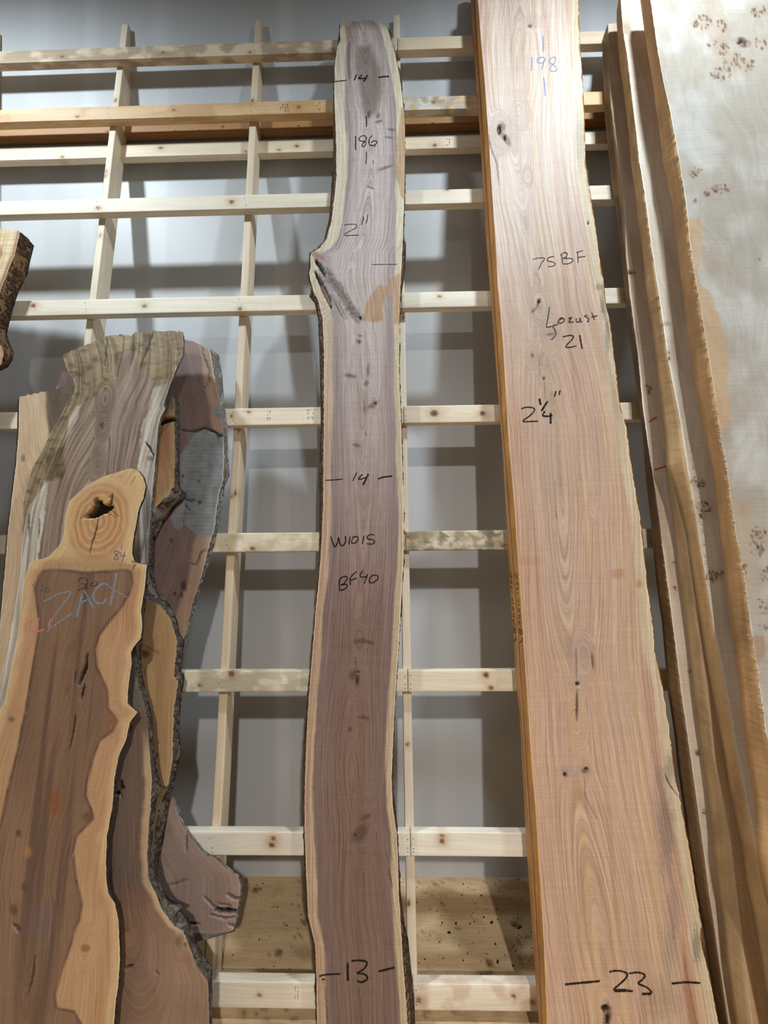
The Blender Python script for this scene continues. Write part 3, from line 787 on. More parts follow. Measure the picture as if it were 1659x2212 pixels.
# ------------------------------------------------------------------ two boards of locust
LL = [(1032.6, 0), (1039.7, 99), (1047.7, 183), (1051.6, 246), (1055.6, 302), (1061.6, 397), (1069.5, 505), (1075.6, 619), (1085.5, 723), (1093.5, 858), (1101.4, 977), (1112, 1100), (1117, 1180),
      (1124.5, 1278), (1131.8, 1394), (1141.8, 1540), (1149, 1650), (1158, 1760), (1169, 1925), (1176.7, 2072), (1182, 2212)]
LR = [(1247, -60), (1248, 0), (1251, 99), (1256, 159), (1261, 246), (1262, 298), (1264, 357), (1274, 421), (1286, 497), (1294, 560), (1303, 611), (1307, 659), (1317, 699), (1323, 754), (1330, 806), (1338, 878), (1352, 925), (1361, 993),
      (1375, 1077), (1386, 1150), (1397, 1265), (1404, 1313), (1413, 1386), (1411, 1400), (1421, 1438), (1432, 1496), (1443, 1566), (1450, 1625), (1458, 1690), (1465, 1712), (1474, 1764), (1487, 1826), (1500, 1914), (1514, 1999), (1511, 2030), (1520, 2061),
      (1531, 2109), (1542, 2164), (1551, 2212)]
LM = [(1026, 0), (1032, 110), (1043, 270), (1058, 505), (1066, 619), (1082, 860), (1106, 1180), (1109.8, 1235), (1114.7, 1290), (1120, 1363), (1124.5, 1450), (1139, 1670), (1154, 1900), (1165, 2080), (1172, 2212)]
LS = [(1016, 0), (1024, 119), (1035.8, 278), (1049, 505), (1057.7, 619), (1071.6, 798), (1085.5, 977), (1096.4, 1180), (1102.5, 1290), (1108.6, 1363), (1113, 1450), (1121.6, 1540), (1129, 1687), (1140, 1870), (1154.6, 2090), (1164, 2212)]

def paint_locust(PX, PY, X, S, L, R):
    dl = X - X[:, :1]; dr = X[:, -1:] - X; u = dl/(dl + dr)
    kn = [(1145, 55, 1.3, 1.0), (1083, 285, 2.6, 2.0), (1120, 240, 2.5, 1.0), (1165, 660, 2.0, 1.3), (1190, 722, 2.2, 1.4), (1150, 767, 1.4, 1.0), (1175, 818, 1.0, .7), (1248, 1478, 1.3, 1.0), (1262, 1420, 2.0, 1.2),
          (1222, 1672, 1.0, .9), (1265, 1662, 1.2, 1.0), (1245, 1560, 2, .8), (1310, 2180, 1.6, 1.2), (1280, 1105, .9, .6), (1140, 380, 1.2, .5)]
    cx = X[:, :1] + (dl + dr)[:, :1]*np.clip(.36 + .06*np.sin(S[:, :1]/17), .2, .6)
    ring = rings(PX, PY, X, S, kn, 1.1, 13, 61, cx, .35)
    nz = fbm(S/22, X/1.8, 65, 3)
    c = mix(lin((222, 191, 167)), lin((202, 161, 136)), nz)
    c = mix(c, lin((230, 212, 198)), ss(10, 95, S)*.75)  # whitened towards the top, painted sheen from the lamps above
    c = mix(c, lin((196, 148, 118)), ss(.60, .74, fbm(X*1.3, S/60, 69, 2))*.38)
    c = mix(c, lin((222, 190, 150)), ss(.6, .72, fbm(X*1.1 + 40, S/70, 70, 2))*.5)
    c = mix(c, lin((196, 172, 156)), np.exp(-((u - .36)/.13)**2)*ss(-25, 5, S)*.5)   # greyish cathedral
    sw = 1.6 + (fbm(S/9, 0*S, 73) - .5)*1.2
    c = mix(c, lin((226, 210, 178)), ss(sw + .5, sw - .5, dr)*.8)
    dep = np.zeros(PX.shape)
    for (x, y, rx, ry, a) in ((1296, 620, 9, 7, .6), (1303, 655, 6, 30, .65), (1312, 720, 5, 40, .55), (1254, 300, 9, 60, .4), (1335, 840, 10, 60, .2), (1450, 1660, 14, 30, .5), (1440, 1800, 16, 80, .5),
                              (1425, 1720, 14, 70, .3), (1455, 1960, 12, 60, .3), (1505, 2040, 10, 40, .6), (1430, 2160, 40, 40, .3), (1445, 2060, 18, 60, .3)):
        c = spot(c, PX, PY, x, y, rx, ry, (118, 114, 106), a, 0, .6, .45)
    for (x, y, rx, ry) in ((1335, 1240, 14, 11), (1380, 1262, 8, 8)): c = spot(c, PX, PY, x, y, rx, ry, (190, 138, 92), .55, 0, .4)
    c = spot(c, PX, PY, 1140, 1210, 30, 10, (206, 150, 104), .4)
    c = mix(c, lin((160, 108, 76)), softpoly(PX, PY, [(1474, 2020), (1480, 2060), (1492, 2140), (1506, 2212), (1520, 2240), (1494, 2240), (1478, 2130)], 4, 4, 3)*.65)
    # grey shade around the knots
    for (x, y, rx, ry) in ((1085, 288, 34, 42), (1170, 675, 26, 30), (1190, 722, 24, 14), (1152, 770, 16, 18), (1255, 1410, 30, 36), (1248, 1480, 16, 16), (1243, 1665, 34, 14), (1150, 45, 16, 14)):
        c = spot(c, PX, PY, x, y, rx, ry, (188, 166, 152), .55, 0, .7)
    for (x, y, rx, ry, ro) in ((1083, 275, 9, 12, .4), (1093, 300, 7, 16, -.6), (1163, 655, 3, 12, .4), (1153, 670, 8, 3, -.8), (1188, 722, 9, 2, -.2), (1280, 1428, 3, 18, -.1), (1246, 1525, 3, 26, 0), (1222, 1673, 4, 6, 0), (1265, 1663, 8, 6, -.4),
                               (1312, 2195, 9, 26, .1), (1150, 768, 3, 4, 0)):
        c = spot(c, PX, PY, x, y, rx, ry, (116, 70, 52), .8, ro, .4)
    c, dep = pits(c, dep, PX, PY, [(1145, 55, 5, 3.2), (1078, 280, 4, 9), (1090, 298, 2.5, 5), (1164, 652, 2.6, 3.5), (1175, 818, 2.8, 2.6), (1248, 1478, 4, 4), (1220, 1674, 2.6, 4), (1267, 1662, 2.4, 3), (1308, 2180, 8, 8), (1314, 2205, 4, 16), (1271, 482, 1.5, 4)], .35)
    for pts, w in (([(1055, 290), (1060, 320), (1072, 350), (1079, 400)], 2.0), ([(1196, 700), (1199, 720), (1192, 735)], 1.6), ([(1176, 822), (1178, 860)], 1.4), ([(1247, 1490), (1246, 1560)], 2.0), ([(1244, 1400), (1246, 1470)], 1.6),
                   ([(1263, 1680), (1264, 1720), (1290, 1770)], 1.4), ([(1436, 1672), (1450, 1700), (1464, 1718)], 2.4), ([(1200, 1040), (1202, 1120)], 1.0), ([(1165, 770), (1166, 812)], 1.2)):
        c, dep = crack(c, dep, PX, PY, pts, w, .05, (92, 62, 50), 9)
    return c, ring, dep
def paint_plain(a, b, seed, ksc=1.0):
    def f(PX, PY, X, S, L, R):
        nz = fbm(S/16, X/2.2, seed, 3); c = mix(lin(a), lin(b), nz)
        return c, rings(PX, PY, X, S, [], 2.5, 15, seed), np.zeros(PX.shape)
    return f
loc_b, lbp = slab('locust_slab', 'orange-edged locust board stacked behind the wide pinkish one, only its left edge showing', 'wood slab', D - 2.35, D - 3.9, 2.25,
                  [(x - 3.2, y) for x, y in LM], [(x - 22, y) for x, y in LR], [(1022, -60), (1225, -60)], paint_plain((214, 170, 130), (196, 150, 112), 81), MAT['locust'], (204, 142, 74), LS, None, None, None, 5.0, (.6, 1.5), seed=8, sidenoise=.35)
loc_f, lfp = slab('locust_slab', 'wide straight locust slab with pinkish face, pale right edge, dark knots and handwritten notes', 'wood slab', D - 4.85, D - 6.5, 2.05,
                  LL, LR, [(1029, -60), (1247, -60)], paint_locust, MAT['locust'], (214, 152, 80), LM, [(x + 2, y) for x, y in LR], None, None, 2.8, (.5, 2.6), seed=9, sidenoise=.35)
Z5 = ((1120, 60), 11.85); Z6 = ((1110, 530), 5.529); Z7 = ((1200, 2060), 4.879)
write(loc_f, lfp, 'crayon_letter', [(3.2, [(630, 195), (635, 400), (640, 605)]), (2.8, [(345, 750), (345, 900), (328, 1090)]), (2.4, [(690, 780), (600, 750), (500, 790), (480, 860), (540, 900), (640, 880), (690, 800), (640, 900), (590, 1080)]),
                                     (2.2, [(960, 750), (860, 760), (780, 850), (850, 920), (940, 980), (980, 1060), (930, 1110), (820, 1090), (820, 1000), (900, 920), (945, 850), (945, 750)]), (2.6, [(645, 1275), (670, 1450), (685, 1740)])],
      MAT['pblue'], *Z5)
write(loc_f, lfp, 'marker_letter', [(1.8, [(225, 165), (300, 150), (370, 155), (330, 210), (297, 285)]), (1.8, [(480, 130), (420, 145), (400, 180), (470, 200), (495, 225), (460, 250), (410, 252)]),
                                     (2.0, [(570, 105), (585, 220)]), (2.0, [(560, 115), (600, 85), (640, 100), (620, 140), (590, 155), (680, 155), (705, 180), (660, 215), (590, 222)]), (2.0, [(760, 75), (768, 210)]), (1.8, [(745, 85), (825, 62)]), (1.8, [(755, 145), (855, 130)])],
      MAT['thin'], *Z6)
write(loc_f, lfp, 'marker_letter', [(2.2, [(425, 735), (410, 860), (390, 970), (450, 965), (530, 940)]), (2.4, [(590, 870), (540, 890), (530, 920), (570, 925), (605, 895), (580, 865), (545, 870)]), (2.4, [(700, 860), (655, 870), (680, 880), (655, 915), (715, 915)]),
                                     (2.4, [(745, 870), (750, 915), (785, 905), (790, 865), (800, 915), (815, 905)]), (2.4, [(875, 830), (845, 845), (890, 870), (890, 905), (870, 910)]), (2.2, [(930, 800), (950, 850), (962, 890)]), (2.2, [(925, 855), (1000, 840)]),
                                     (1.6, [(460, 975), (495, 1010), (505, 1060), (480, 1100), (445, 1125)])], MAT['thin'], *Z6)
write(loc_f, lfp, 'marker_letter', [(2.4, [(585, 1092), (660, 1075), (712, 1085), (690, 1130), (640, 1180), (622, 1215), (680, 1215), (748, 1200)]), (3.0, [(787, 1070), (800, 1150), (815, 1235)])], MAT['black'], *Z6)
write(loc_f, lfp, 'marker_letter', [(2.8, [(88, 1950), (160, 1932), (240, 1945), (235, 1990), (170, 2050), (115, 2088), (135, 2105), (290, 2098)]), (4.2, [(305, 1828), (320, 1905)]), (4.0, [(405, 1860), (365, 1920), (330, 1978)]),
                                     (3.4, [(370, 1980), (345, 2030), (400, 2040), (460, 2030)]), (4.6, [(438, 2000), (440, 2130)]), (3.2, [(505, 1740), (485, 1805)]), (3.0, [(552, 1730), (540, 1785)])], MAT['black'], *Z6)
write(loc_f, lfp, 'marker_letter', [(5.0, [(100, 325), (270, 308), (468, 290)]), (4.0, [(568, 192), (650, 180), (740, 200), (750, 245), (690, 310), (620, 370), (615, 390)]), (7.5, [(620, 390), (740, 388)]), (4.5, [(740, 388), (815, 396)]),
                                     (4.0, [(770, 210), (870, 198), (940, 225), (920, 270), (875, 315), (960, 355), (1010, 405), (990, 430)]), (6.0, [(910, 426), (1000, 424)]), (4.5, [(1225, 316), (1380, 302), (1525, 310)])],
      MAT['black'], *Z7)
# notes lettered down the narrow edges of both boards, in the plane of each edge
def edge_letters(root, pl_f, Lf, Lb, th, lst, mat):
    V = []; Q = []
    def pt(t, py):
        """t 0..1 across the edge from back to front at traced height py"""
        f = pl_f.hit(polyx(Lf, np.array([py])), np.array([py]))[0]; b = pl_f.hit(polyx(Lb, np.array([py])), np.array([py]), th)[0]
        P = b*(1 - t) + f*t; P[1] = f[1]; P[0] -= .10; return P
    for (w, pts) in lst:
        for (t0, y0), (t1, y1) in zip(pts[:-1], pts[1:]):
            d = np.array([t1 - t0, (y1 - y0)/11.0]); L_ = np.hypot(*d) + 1e-9; nx, ny = -d[1]/L_*w, d[0]/L_*w*11
            b0 = len(V)
            for (t, y, sg) in ((t0, y0, 1), (t0, y0, -1), (t1, y1, -1), (t1, y1, 1)): V.append(pt(t + nx*sg, y + ny*sg))
            Q.append((b0, b0 + 1, b0 + 2, b0 + 3))
    mesh_obj('edge_writing', world(np.array(V)), (np.array(Q),), mat, root)
word = [[(.15, 1393), (.75, 1385), (.75, 1378)], [(.3, 1372), (.7, 1372), (.75, 1362), (.35, 1360), (.3, 1372)], [(.7, 1355), (.3, 1350), (.35, 1343), (.7, 1346)], [(.3, 1338), (.65, 1336), (.4, 1331), (.7, 1328)], [(.7, 1323), (.4, 1322), (.6, 1316), (.3, 1315)],
        [(.3, 1309), (.7, 1306)], [(.5, 1302), (.5, 1294)], [(.3, 1283), (.6, 1281)], [(.3, 1275), (.7, 1272), (.4, 1268)], [(.3, 1262), (.7, 1262), (.5, 1256)], [(.35, 1250), (.7, 1250), (.4, 1244), (.7, 1242)], [(.2, 1240), (.5, 1238)]]
edge_letters(loc_f, lfp, LL, LM, 2.05, [(.06, w_) for w_ in word], MAT['black'])
edge_letters(loc_b, lbp, [(x - 3.2, y) for x, y in LM], LS, 2.25, [(.06, [(t, y - 3) for t, y in w_]) for w_ in word], MAT['black'])

# ------------------------------------------------------------------ right: stack of pale burl slabs
def Tz(o, sc, pts): return [(o[0] + x/sc, o[1] + y/sc) for x, y in pts]
FA = [(1396, -60), (1405, 0), (1419, 99), (1431, 167), (1449, 246), (1469, 358), (1479, 421), (1484, 457), (1493, 556), (1509, 639), (1529, 762), (1543, 846), (1557, 949), (1568, 1001), (1583, 1110), (1590, 1160), (1597, 1184),
      (1612, 1276), (1623, 1364), (1637, 1449), (1641, 1488), (1649, 1538), (1654, 1580), (1660, 1602), (1690, 1700), (1760, 1940), (1840, 2212)]
SA = [(1372, -60), (1383, 0), (1391, 60), (1400, 120), (1411, 187), (1433, 358), (1453, 445), (1459, 500), (1473, 619), (1493, 778), (1517, 918), (1541, 1017), (1550, 1100), (1557, 1160), (1564, 1214), (1573, 1285), (1581, 1363), (1590, 1425),
      (1598, 1490), (1605, 1555), (1614, 1630), (1622, 1681), (1629, 1722), (1632, 1773), (1635, 1850), (1642, 1890), (1650, 1930), (1672, 2000), (1720, 2212)]
FB = [(1338, -20), (1341, 0), (1344, 47), (1346, 68), (1355, 122), (1360.5, 169), (1366, 217), (1375, 290), (1381, 348), (1392, 415), (1400, 477), (1408.5, 544), (1413, 570), (1422.6, 632), (1431, 690), (1441, 762), (1451.5, 820), (1462, 870), (1473, 932),
      (1484, 1005), (1496, 1077), (1505, 1128), (1510, 1165), (1522, 1238), (1533, 1300), (1545, 1371), (1556, 1418), (1568, 1490), (1580, 1547), (1590, 1614), (1602, 1672), (1614, 1739), (1624, 1781), (1631, 1815), (1637, 1850), (1668, 1960), (1740, 2212)]
SB = [(1336, 5), (1332, 23), (1332, 45), (1335, 95), (1340, 149), (1346, 190), (1351, 231), (1358, 290), (1362, 348), (1370, 402), (1377, 470), (1387, 538), (1392, 580), (1394, 618), (1401, 661), (1411, 733), (1420, 806), (1427, 870), (1434, 932), (1439, 1005),
      (1449, 1030), (1461, 1062), (1473, 1110), (1484, 1160), (1500, 1261), (1514, 1347), (1525, 1418), (1537, 1485), (1550, 1555), (1564, 1622), (1577, 1706), (1591, 1773), (1603, 1830), (1614, 1908), (1628, 1968), (1638, 2028), (1648, 2089), (1657, 2141), (1668, 2212)]
FB2 = [(1440, 960), (1456, 1060), (1482, 1160), (1502, 1300), (1525, 1480), (1545, 1640), (1560, 1720), (1580, 1830), (1592, 1934), (1604, 2037), (1623, 2212)]
SB2 = [(1434, 960), (1446, 1070), (1458.5, 1160), (1467, 1238), (1476.5, 1300), (1487, 1378), (1499, 1490), (1507, 1555), (1517, 1622), (1528.7, 1706), (1541, 1835), (1552, 1916), (1560.5, 1994), (1569, 2080), (1578, 2141), (1590, 2212)]
FC = [(1313.5, 40), (1313.7, 68), (1316, 122), (1317, 176), (1320.5, 230), (1327, 280), (1336, 348), (1345, 415), (1350, 490), (1353, 560), (1362, 647), (1378, 762), (1388, 875), (1402, 976), (1418, 1077), (1431, 1180), (1447, 1300), (1459, 1394), (1471, 1490),
      (1485, 1589), (1497, 1672), (1508.6, 1756), (1520, 1840), (1531, 1925), (1543, 2003), (1553.6, 2080), (1574, 2212)]
SCe = [(1312, 53), (1302, 81), (1301, 122), (1303.6, 176), (1306, 244), (1310, 285), (1319, 375), (1328.5, 443), (1335, 490), (1343, 570), (1350, 632), (1356, 705), (1367.6, 784), (1380, 870), (1389, 947), (1394.7, 1033), (1405, 1120), (1409, 1170), (1419, 1269), (1430, 1347),
       (1442, 1490), (1457, 1589), (1463.5, 1655), (1478.5, 1764), (1488, 1840), (1502, 1925), (1518, 2003), (1530, 2080), (1550, 2212)]

def paint_burl(PX, PY, X, S, L, R):
    dl = X - X[:, :1]
    f = fbm(X/6 + S/30, S/9 - X/14, 201, 4)
    c = mix(lin((204, 199, 190)), lin((184, 174, 160)), ss(.35, .65, f))
    c = mix(c, lin((176, 154, 134)), ss(.60, .75, fbm(X/4 + 9, S/8, 203, 3))*.45)
    c = mix(c, lin((222, 206, 190)), ss(-10, -30, S)*.5)
    tan = softpoly(PX, PY, [(1470, 470), (1512, 470), (1518, 520), (1508, 590), (1516, 618), (1535, 632), (1550, 672), (1561, 710), (1571, 745), (1574, 800), (1573, 860), (1582, 900), (1570, 925), (1552, 932), (1530, 900), (1480, 600)], 2.5, 7, 4, 9)
    c = mix(c, lin((206, 170, 128)), tan*.75)
    c = mix(c, lin((200, 168, 132)), softpoly(PX, PY, [(1570, 1050), (1630, 1100), (1620, 1180), (1640, 1300), (1590, 1250)], 16, 8, 12, 20)*.35)
    c = mix(c, lin((168, 122, 78)), softpoly(PX, PY, [(1600, 1375), (1650, 1375), (1655, 1400), (1640, 1440), (1620, 1450)], 6, 8, 6, 8)*.5)
    c = mix(c, lin((214, 182, 140)), ss(-22, -34, S)*.7)
    for k, (x, y, rx, ry, n) in enumerate(((1518, 48, 22, 16, 34), (1560, 55, 14, 12, 14), (1640, 24, 18, 12, 18), (1560, 105, 14, 12, 12), (1545, 100, 20, 10, 10), (1578, 130, 24, 20, 30), (1560, 160, 24, 14, 34), (1612, 140, 20, 14, 18), (1640, 95, 14, 12, 10),
                                           (1500, 372, 20, 11, 16), (1558, 408, 20, 9, 18), (1530, 418, 10, 7, 8), (1505, 435, 10, 6, 5), (1637, 1150, 18, 14, 20), (1640, 1182, 22, 18, 26), (1655, 1240, 12, 16, 12), (1645, 1310, 16, 16, 14), (1601, 1234, 12, 9, 12), (1610, 1225, 8, 5, 5), (1655, 1350, 14, 10, 8), (1640, 560, 4, 3, 2))):
        c = freckles(c, PX, PY, x, y, rx, ry, n, (98, 62, 44), k + 3, 2.1)
    c = spot(c, PX, PY, 1605, 92, 15, 10, (120, 78, 50), .8, .3, .4, .4); dep = np.zeros(PX.shape)
    c, dep = pits(c, dep, PX, PY, [(1602, 88, 6, 4), (1611, 94, 3, 6), (1596, 93, 3, 2), (1601, 1234, 3, 2)], .3)
    ring = X*.6 + (fbm(X/4, S/10, 211, 3) - .5)*5
    return c, ring, dep

def paint_edge(a, b, seed, spots=(), marks=()):
    def f(PX, PY, X, S, L, R):
        nz = fbm(S/12, X/2.2, seed, 3); c = mix(lin(a), lin(b), ss(.3, .7, nz))
        for (x, y, rx, ry, rgb, al) in spots: c = spot(c, PX, PY, x, y, rx, ry, rgb, al, 0, .5, .4)
        for k, (x, y, rx, ry, n) in enumerate(marks): c = freckles(c, PX, PY, x, y, rx, ry, n, (70, 44, 32), seed + k, 2.0)
        return c, X*.8 + (fbm(X/4, S/14, seed + 4, 2) - .5)*3, np.zeros(PX.shape)
    return f

pile = []
def shift(e, d): return [(x + d, y) for x, y in e]
c_, cpl = slab('poplar_slab', 'leftmost pale board of the right stack, marked with two red crayon ticks', 'wood slab', D - 2.45, D - 5.0, 2.3, FC, shift(FC, 190), [(1313.5, 51), (1500, 46)],
               paint_edge((222, 205, 186), (206, 184, 160), 221, [(1345, 586, 20, 4, (70, 46, 32), .8), (1356, 590, 14, 3, (60, 40, 28), .8)],
                          [(1400, 840, 8, 10, 6), (1455, 1216, 5, 4, 4), (1458, 1272, 6, 4, 5), (1491, 1450, 6, 6, 6), (1507, 1625, 6, 8, 8), (1520, 1755, 5, 6, 6)]),
               MAT['burl'], (150, 124, 90), SCe, None, None, None, 3.2, (.8, 2), seed=31)
b2_, b2pl = slab('poplar_slab', 'yellowish board low in the right stack, between the red-ticked board and the tall cream one', 'wood slab', D - 5.2, D - 8.6, 2.4, FB2, shift(FB2, 150), [(1441, 960), (1590, 955)],
                 paint_edge((206, 176, 140), (180, 146, 110), 223), MAT['burl'], (186, 158, 118), SB2, None, None, None, 3.2, (1.0, 2), seed=33, sidenoise=.3)
b_, bpl = slab('poplar_slab', 'tall cream board with tan edge directly behind the burl-faced slab', 'wood slab', D - 7.6, D - 11.6, 2.2, FB, shift(FB, 220), [(1339, -18), (1560, -40)],
               paint_edge((232, 222, 206), (214, 200, 180), 225, [(1352, 62, 14, 16, (150, 120, 90), .6), (1438, 700, 10, 6, (150, 120, 96), .5)],
                          [(1445, 770, 5, 14, 8), (1505, 1045, 16, 12, 18), (1520, 1100, 18, 22, 24), (1535, 1245, 12, 12, 16), (1550, 1240, 14, 12, 14)]),
               MAT['burl'], (184, 152, 110), SB, None, None, None, 3.0, (.8, 2), seed=35, sidenoise=.32)
a_, apl = slab('burl_slab', 'broad white front slab of the right stack, face freckled with brown burl eyes', 'wood slab', D - 13.3, D - 18.0, 2.7, FA, [(1745, -60), (1765, 0), (2130, 1600), (2330, 2212)], [(1396, -46), (1745, -50)],
               paint_burl, MAT['burl'], (184, 146, 102), SA, None, None, None, 3.0, (1.0, 2), seed=37, sidenoise=.34)
# red crayon ticks on the rear board
write(c_, cpl, 'crayon_mark', [(3.0, Tz((1360, 860), 6.91, [(285, 360), (340, 320), (410, 280)])), (3.0, Tz((1360, 860), 6.91, [(372, 1068), (440, 1050), (545, 1015)]))], MAT['red'])
# curled wood fibres left by the saw along the burl slab's edge
def fibres(root, pl, edge, y0, y1, n, seed):
    rnd = random.Random(seed); V = []; Q = []
    for _ in range(n):
        y = rnd.uniform(y0, y1); x = float(polyx(edge, y)) + rnd.uniform(-1, 2); l = rnd.uniform(2, 7)*(2.2 if rnd.random() < .08 else 1); a = rnd.uniform(.5, 1.2)
        p = [(x, y), (x - l*.5*math.cos(a) , y - l*.5*math.sin(a)), (x - l*math.cos(a*.7), y - l*math.sin(a*.7))]
        P = [pl.hit(np.array([q[0]]), np.array([q[1]]), -.05 - .06*k)[0] for k, q in enumerate(p)]
        b = len(V)
        for q in P:
            for d in ((0, -.035, 0), (0, .035, 0), (0, 0, .05)): V.append(q + np.array(d))
        for k in range(2):
            for m in range(3): Q.append((b + 3*k + m, b + 3*k + (m + 1) % 3, b + 3*k + 3 + (m + 1) % 3, b + 3*k + 3 + m))
    o = mesh_obj('wood_fibres', world(np.array(V)), (np.array(Q),), MAT['grey'], root, np.tile(lin((232, 208, 168)), (len(V), 1)))
    o['kind'] = 'stuff'
fibres(a_, apl, FA, 540, 700, 50, 1); fibres(a_, apl, FA, 860, 1240, 150, 2); fibres(a_, apl, FA, 1240, 1560, 60, 3)

# ------------------------------------------------------------------ left: live edge slabs
def paint_l3(PX, PY, X, S, L, R):
    dr = X[:, -1:] - X
    c = mix(lin((132, 108, 100)), lin((112, 90, 84)), fbm(S/5, X/1.6, 301, 3))
    c = mix(c, lin((150, 122, 112)), ss(770, 758, PY + (PX - 400)*.05)*.8)
    c = mix(c, lin((176, 146, 122)), ss(2.7, 1.7, dr + (fbm(S/5, 0*S, 303) - .5))*.85*ss(1700, 1560, PY))
    # flared foot: pinkish brown
    foot = ss(1690, 1760, PY); c = mix(c, mix(lin((176, 152, 140)), lin((152, 128, 116)), fbm(X/3, S/4, 305, 3)), foot)
    c = mix(c, lin((186, 158, 146)), foot*ss(3.0, .8, dr + (fbm(X/2, S/2, 306) - .5)*2)*.6)
    g = softpoly(PX, PY, [(421, 937), (445, 925), (470, 935), (500, 935), (500, 1090), (476, 1135), (455, 1158), (425, 1157), (408, 1140), (398, 1132), (380, 1146), (368, 1118), (390, 1076), (388, 985)], 2.0, 9, 3, 8)
    g = np.maximum(g, softpoly(PX, PY, [(458, 885), (480, 870), (490, 905), (466, 902)], 2, 9, 2, 6))
    gc = mix(lin((150, 152, 150)), lin((124, 126, 126)), fbm(X/2, S*1.6, 307, 3))
    c = mix(c, gc, g)
    dep = -.03*g*(np.sin(S*9 + X*.3)*.5 + .5)
    c = c*(1 - g[..., None]*.18*((np.sin(S*9 + X*.3)*.5 + .5)[..., None]))
    for pts, w in (([(436, 748), (441, 770), (452, 800), (450, 825), (442, 838)], 2.2), ([(392, 930), (420, 932), (440, 925), (462, 932), (476, 942), (484, 936)], 3.2), ([(400, 1078), (412, 1082), (420, 1080)], 2.5), ([(398, 1090), (410, 1102)], 2.0),
                   ([(412, 1216), (422, 1220), (434, 1192), (448, 1188)], 2.0), ([(480, 940), (470, 945), (466, 940)], 2), ([(403, 1060), (396, 1135)], 1.0)):
        c, dep = crack(c, dep, PX, PY, pts, w, .15, (40, 34, 34), 5)
    for (x, y, rx, ry) in ((397, 1266, 7, 12), (392, 1285, 4, 7), (378, 1282, 4, 4), (395, 1028, 3, 4), (431, 1085, 4, 5), (371, 1168, 3, 5), (385, 1290, 2, 3), (430, 1040, 3, 3)): c = spot(c, PX, PY, x, y, rx, ry, (58, 42, 38), .85)
    c, dep = crack(c, dep, PX, PY, [(362, 1913), (385, 1906), (407, 1898)], 2.2, .08, (84, 68, 62), 4)
    for pts, w in (([(465, 1968), (490, 1968), (512, 1969)], 9), ([(490, 1932), (505, 1940), (522, 1942)], 4), ([(442, 1938), (460, 1958), (490, 1968)], 2.5), ([(470, 1952), (500, 1958)], 2), ([(495, 1998), (512, 2004)], 3.5), ([(455, 1976), (485, 1984), (512, 1981)], 2), ([(405, 1995), (430, 1996)], 3), ([(402, 1800), (402, 1840)], 1.5)):
        c, dep = crack(c, dep, PX, PY, pts, w, .5, (30, 26, 25), 6)
    ring = rings(PX, PY, X, S, [(397, 1266, 1.2, 1.0), (420, 840, 1.5, .8)], 2.5, 12, 309)
    ring = ring*(1 - g*.97)
    return c, ring, dep
L3R = [(453, 754), (461, 801), (471, 851), (478, 888), (482, 937), (485, 986), (482, 1036), (473, 1068), (463, 1140), (447, 1195), (433, 1252), (416, 1303), (405, 1348), (396, 1385), (388, 1430), (376, 1500), (364, 1600), (360, 1680), (368, 1716), (378, 1742), (390, 1774), (404, 1802),
       (424, 1826), (442, 1848), (462, 1853), (484, 1873), (514, 1893), (519, 1910), (517, 1943), (513, 1962), (509, 1989), (506, 2008), (498, 2013), (436, 2015), (404, 2018), (398, 2050), (392, 2240)]
L3B = [(473, 764), (480, 813), (484, 863), (490, 912), (493, 986), (496, 1028), (486, 1048), (478, 1110), (469, 1151), (453, 1213), (438, 1258), (424, 1303), (411, 1348), (400, 1393), (394, 1430), (380, 1500), (370, 1600), (366, 1680), (374, 1716), (384, 1739), (398, 1774), (411, 1799), (430, 1822), (446, 1844),
       (468, 1850), (489, 1871), (518, 1891), (523, 1908), (520, 1943), (516, 1962), (512, 1989), (508, 2010), (498, 2014), (436, 2016), (405, 2020), (400, 2050), (394, 2240)]
l3, l3pl = slab('crotch_walnut_slab', 'dark purplish slab with a grey weathered patch and a flared foot, rearmost on the left', 'wood slab', D - 2.3, D - 2.6, 2.2,
                [(122, 836), (120, 900), (150, 1200), (200, 2200)], L3R, [(122, 836), (135, 803), (160, 798), (240, 752), (308, 724), (332, 712), (346, 715), (396, 731), (421, 737), (436, 747), (453, 754)],
                paint_l3, MAT['polished'], (130, 112, 98), None, L3B, None, 'grey', 3.0, (1, 1.6), seed=51)

def paint_l56(PX, PY, X, S, L, R):
    dr = X[:, -1:] - X
    c = mix(lin((200, 164, 122)), lin((178, 138, 98)), fbm(S/9, X/1.5, 321, 3))
    c = mix(c, lin((150, 104, 72)), ss(1110, 960, PY)*.6)
    c = mix(c, lin((206, 172, 122)), ss(1.3, .5, dr)*.5)
    c = mix(c, lin((110, 92, 78)), ss(905, 880, PY + (PX - 360)*.35)*.85)
    c = mix(c, lin((150, 130, 82)), ss(1325, 1300, PY)*ss(1240, 1290, PY)*.5)
    dep = np.zeros(PX.shape)
    c, dep = crack(c, dep, PX, PY, [(340, 918), (358, 908), (372, 905), (384, 908)], 7, .6, (24, 20, 18), 4)
    for pts in ([(309, 1393), (330, 1405), (346, 1412)], [(318, 1440), (312, 1460)], [(330, 960), (376, 900)]): c, dep = crack(c, dep, PX, PY, pts, 1.6, .04, (90, 62, 42), 6)
    c = spot(c, PX, PY, 314, 1412, 9, 8, (100, 62, 38), .85); c = spot(c, PX, PY, 340, 1632, 5, 5, (120, 78, 46), .7); c = spot(c, PX, PY, 358, 1701, 9, 3, (80, 52, 34), .8)
    ring = rings(PX, PY, X, S, [(314, 1412, 1.0, .8), (340, 1632, .8, .5)], 2.0, 14, 323) + S*.12*ss(1120, 1060, PY)
    return c, ring, dep
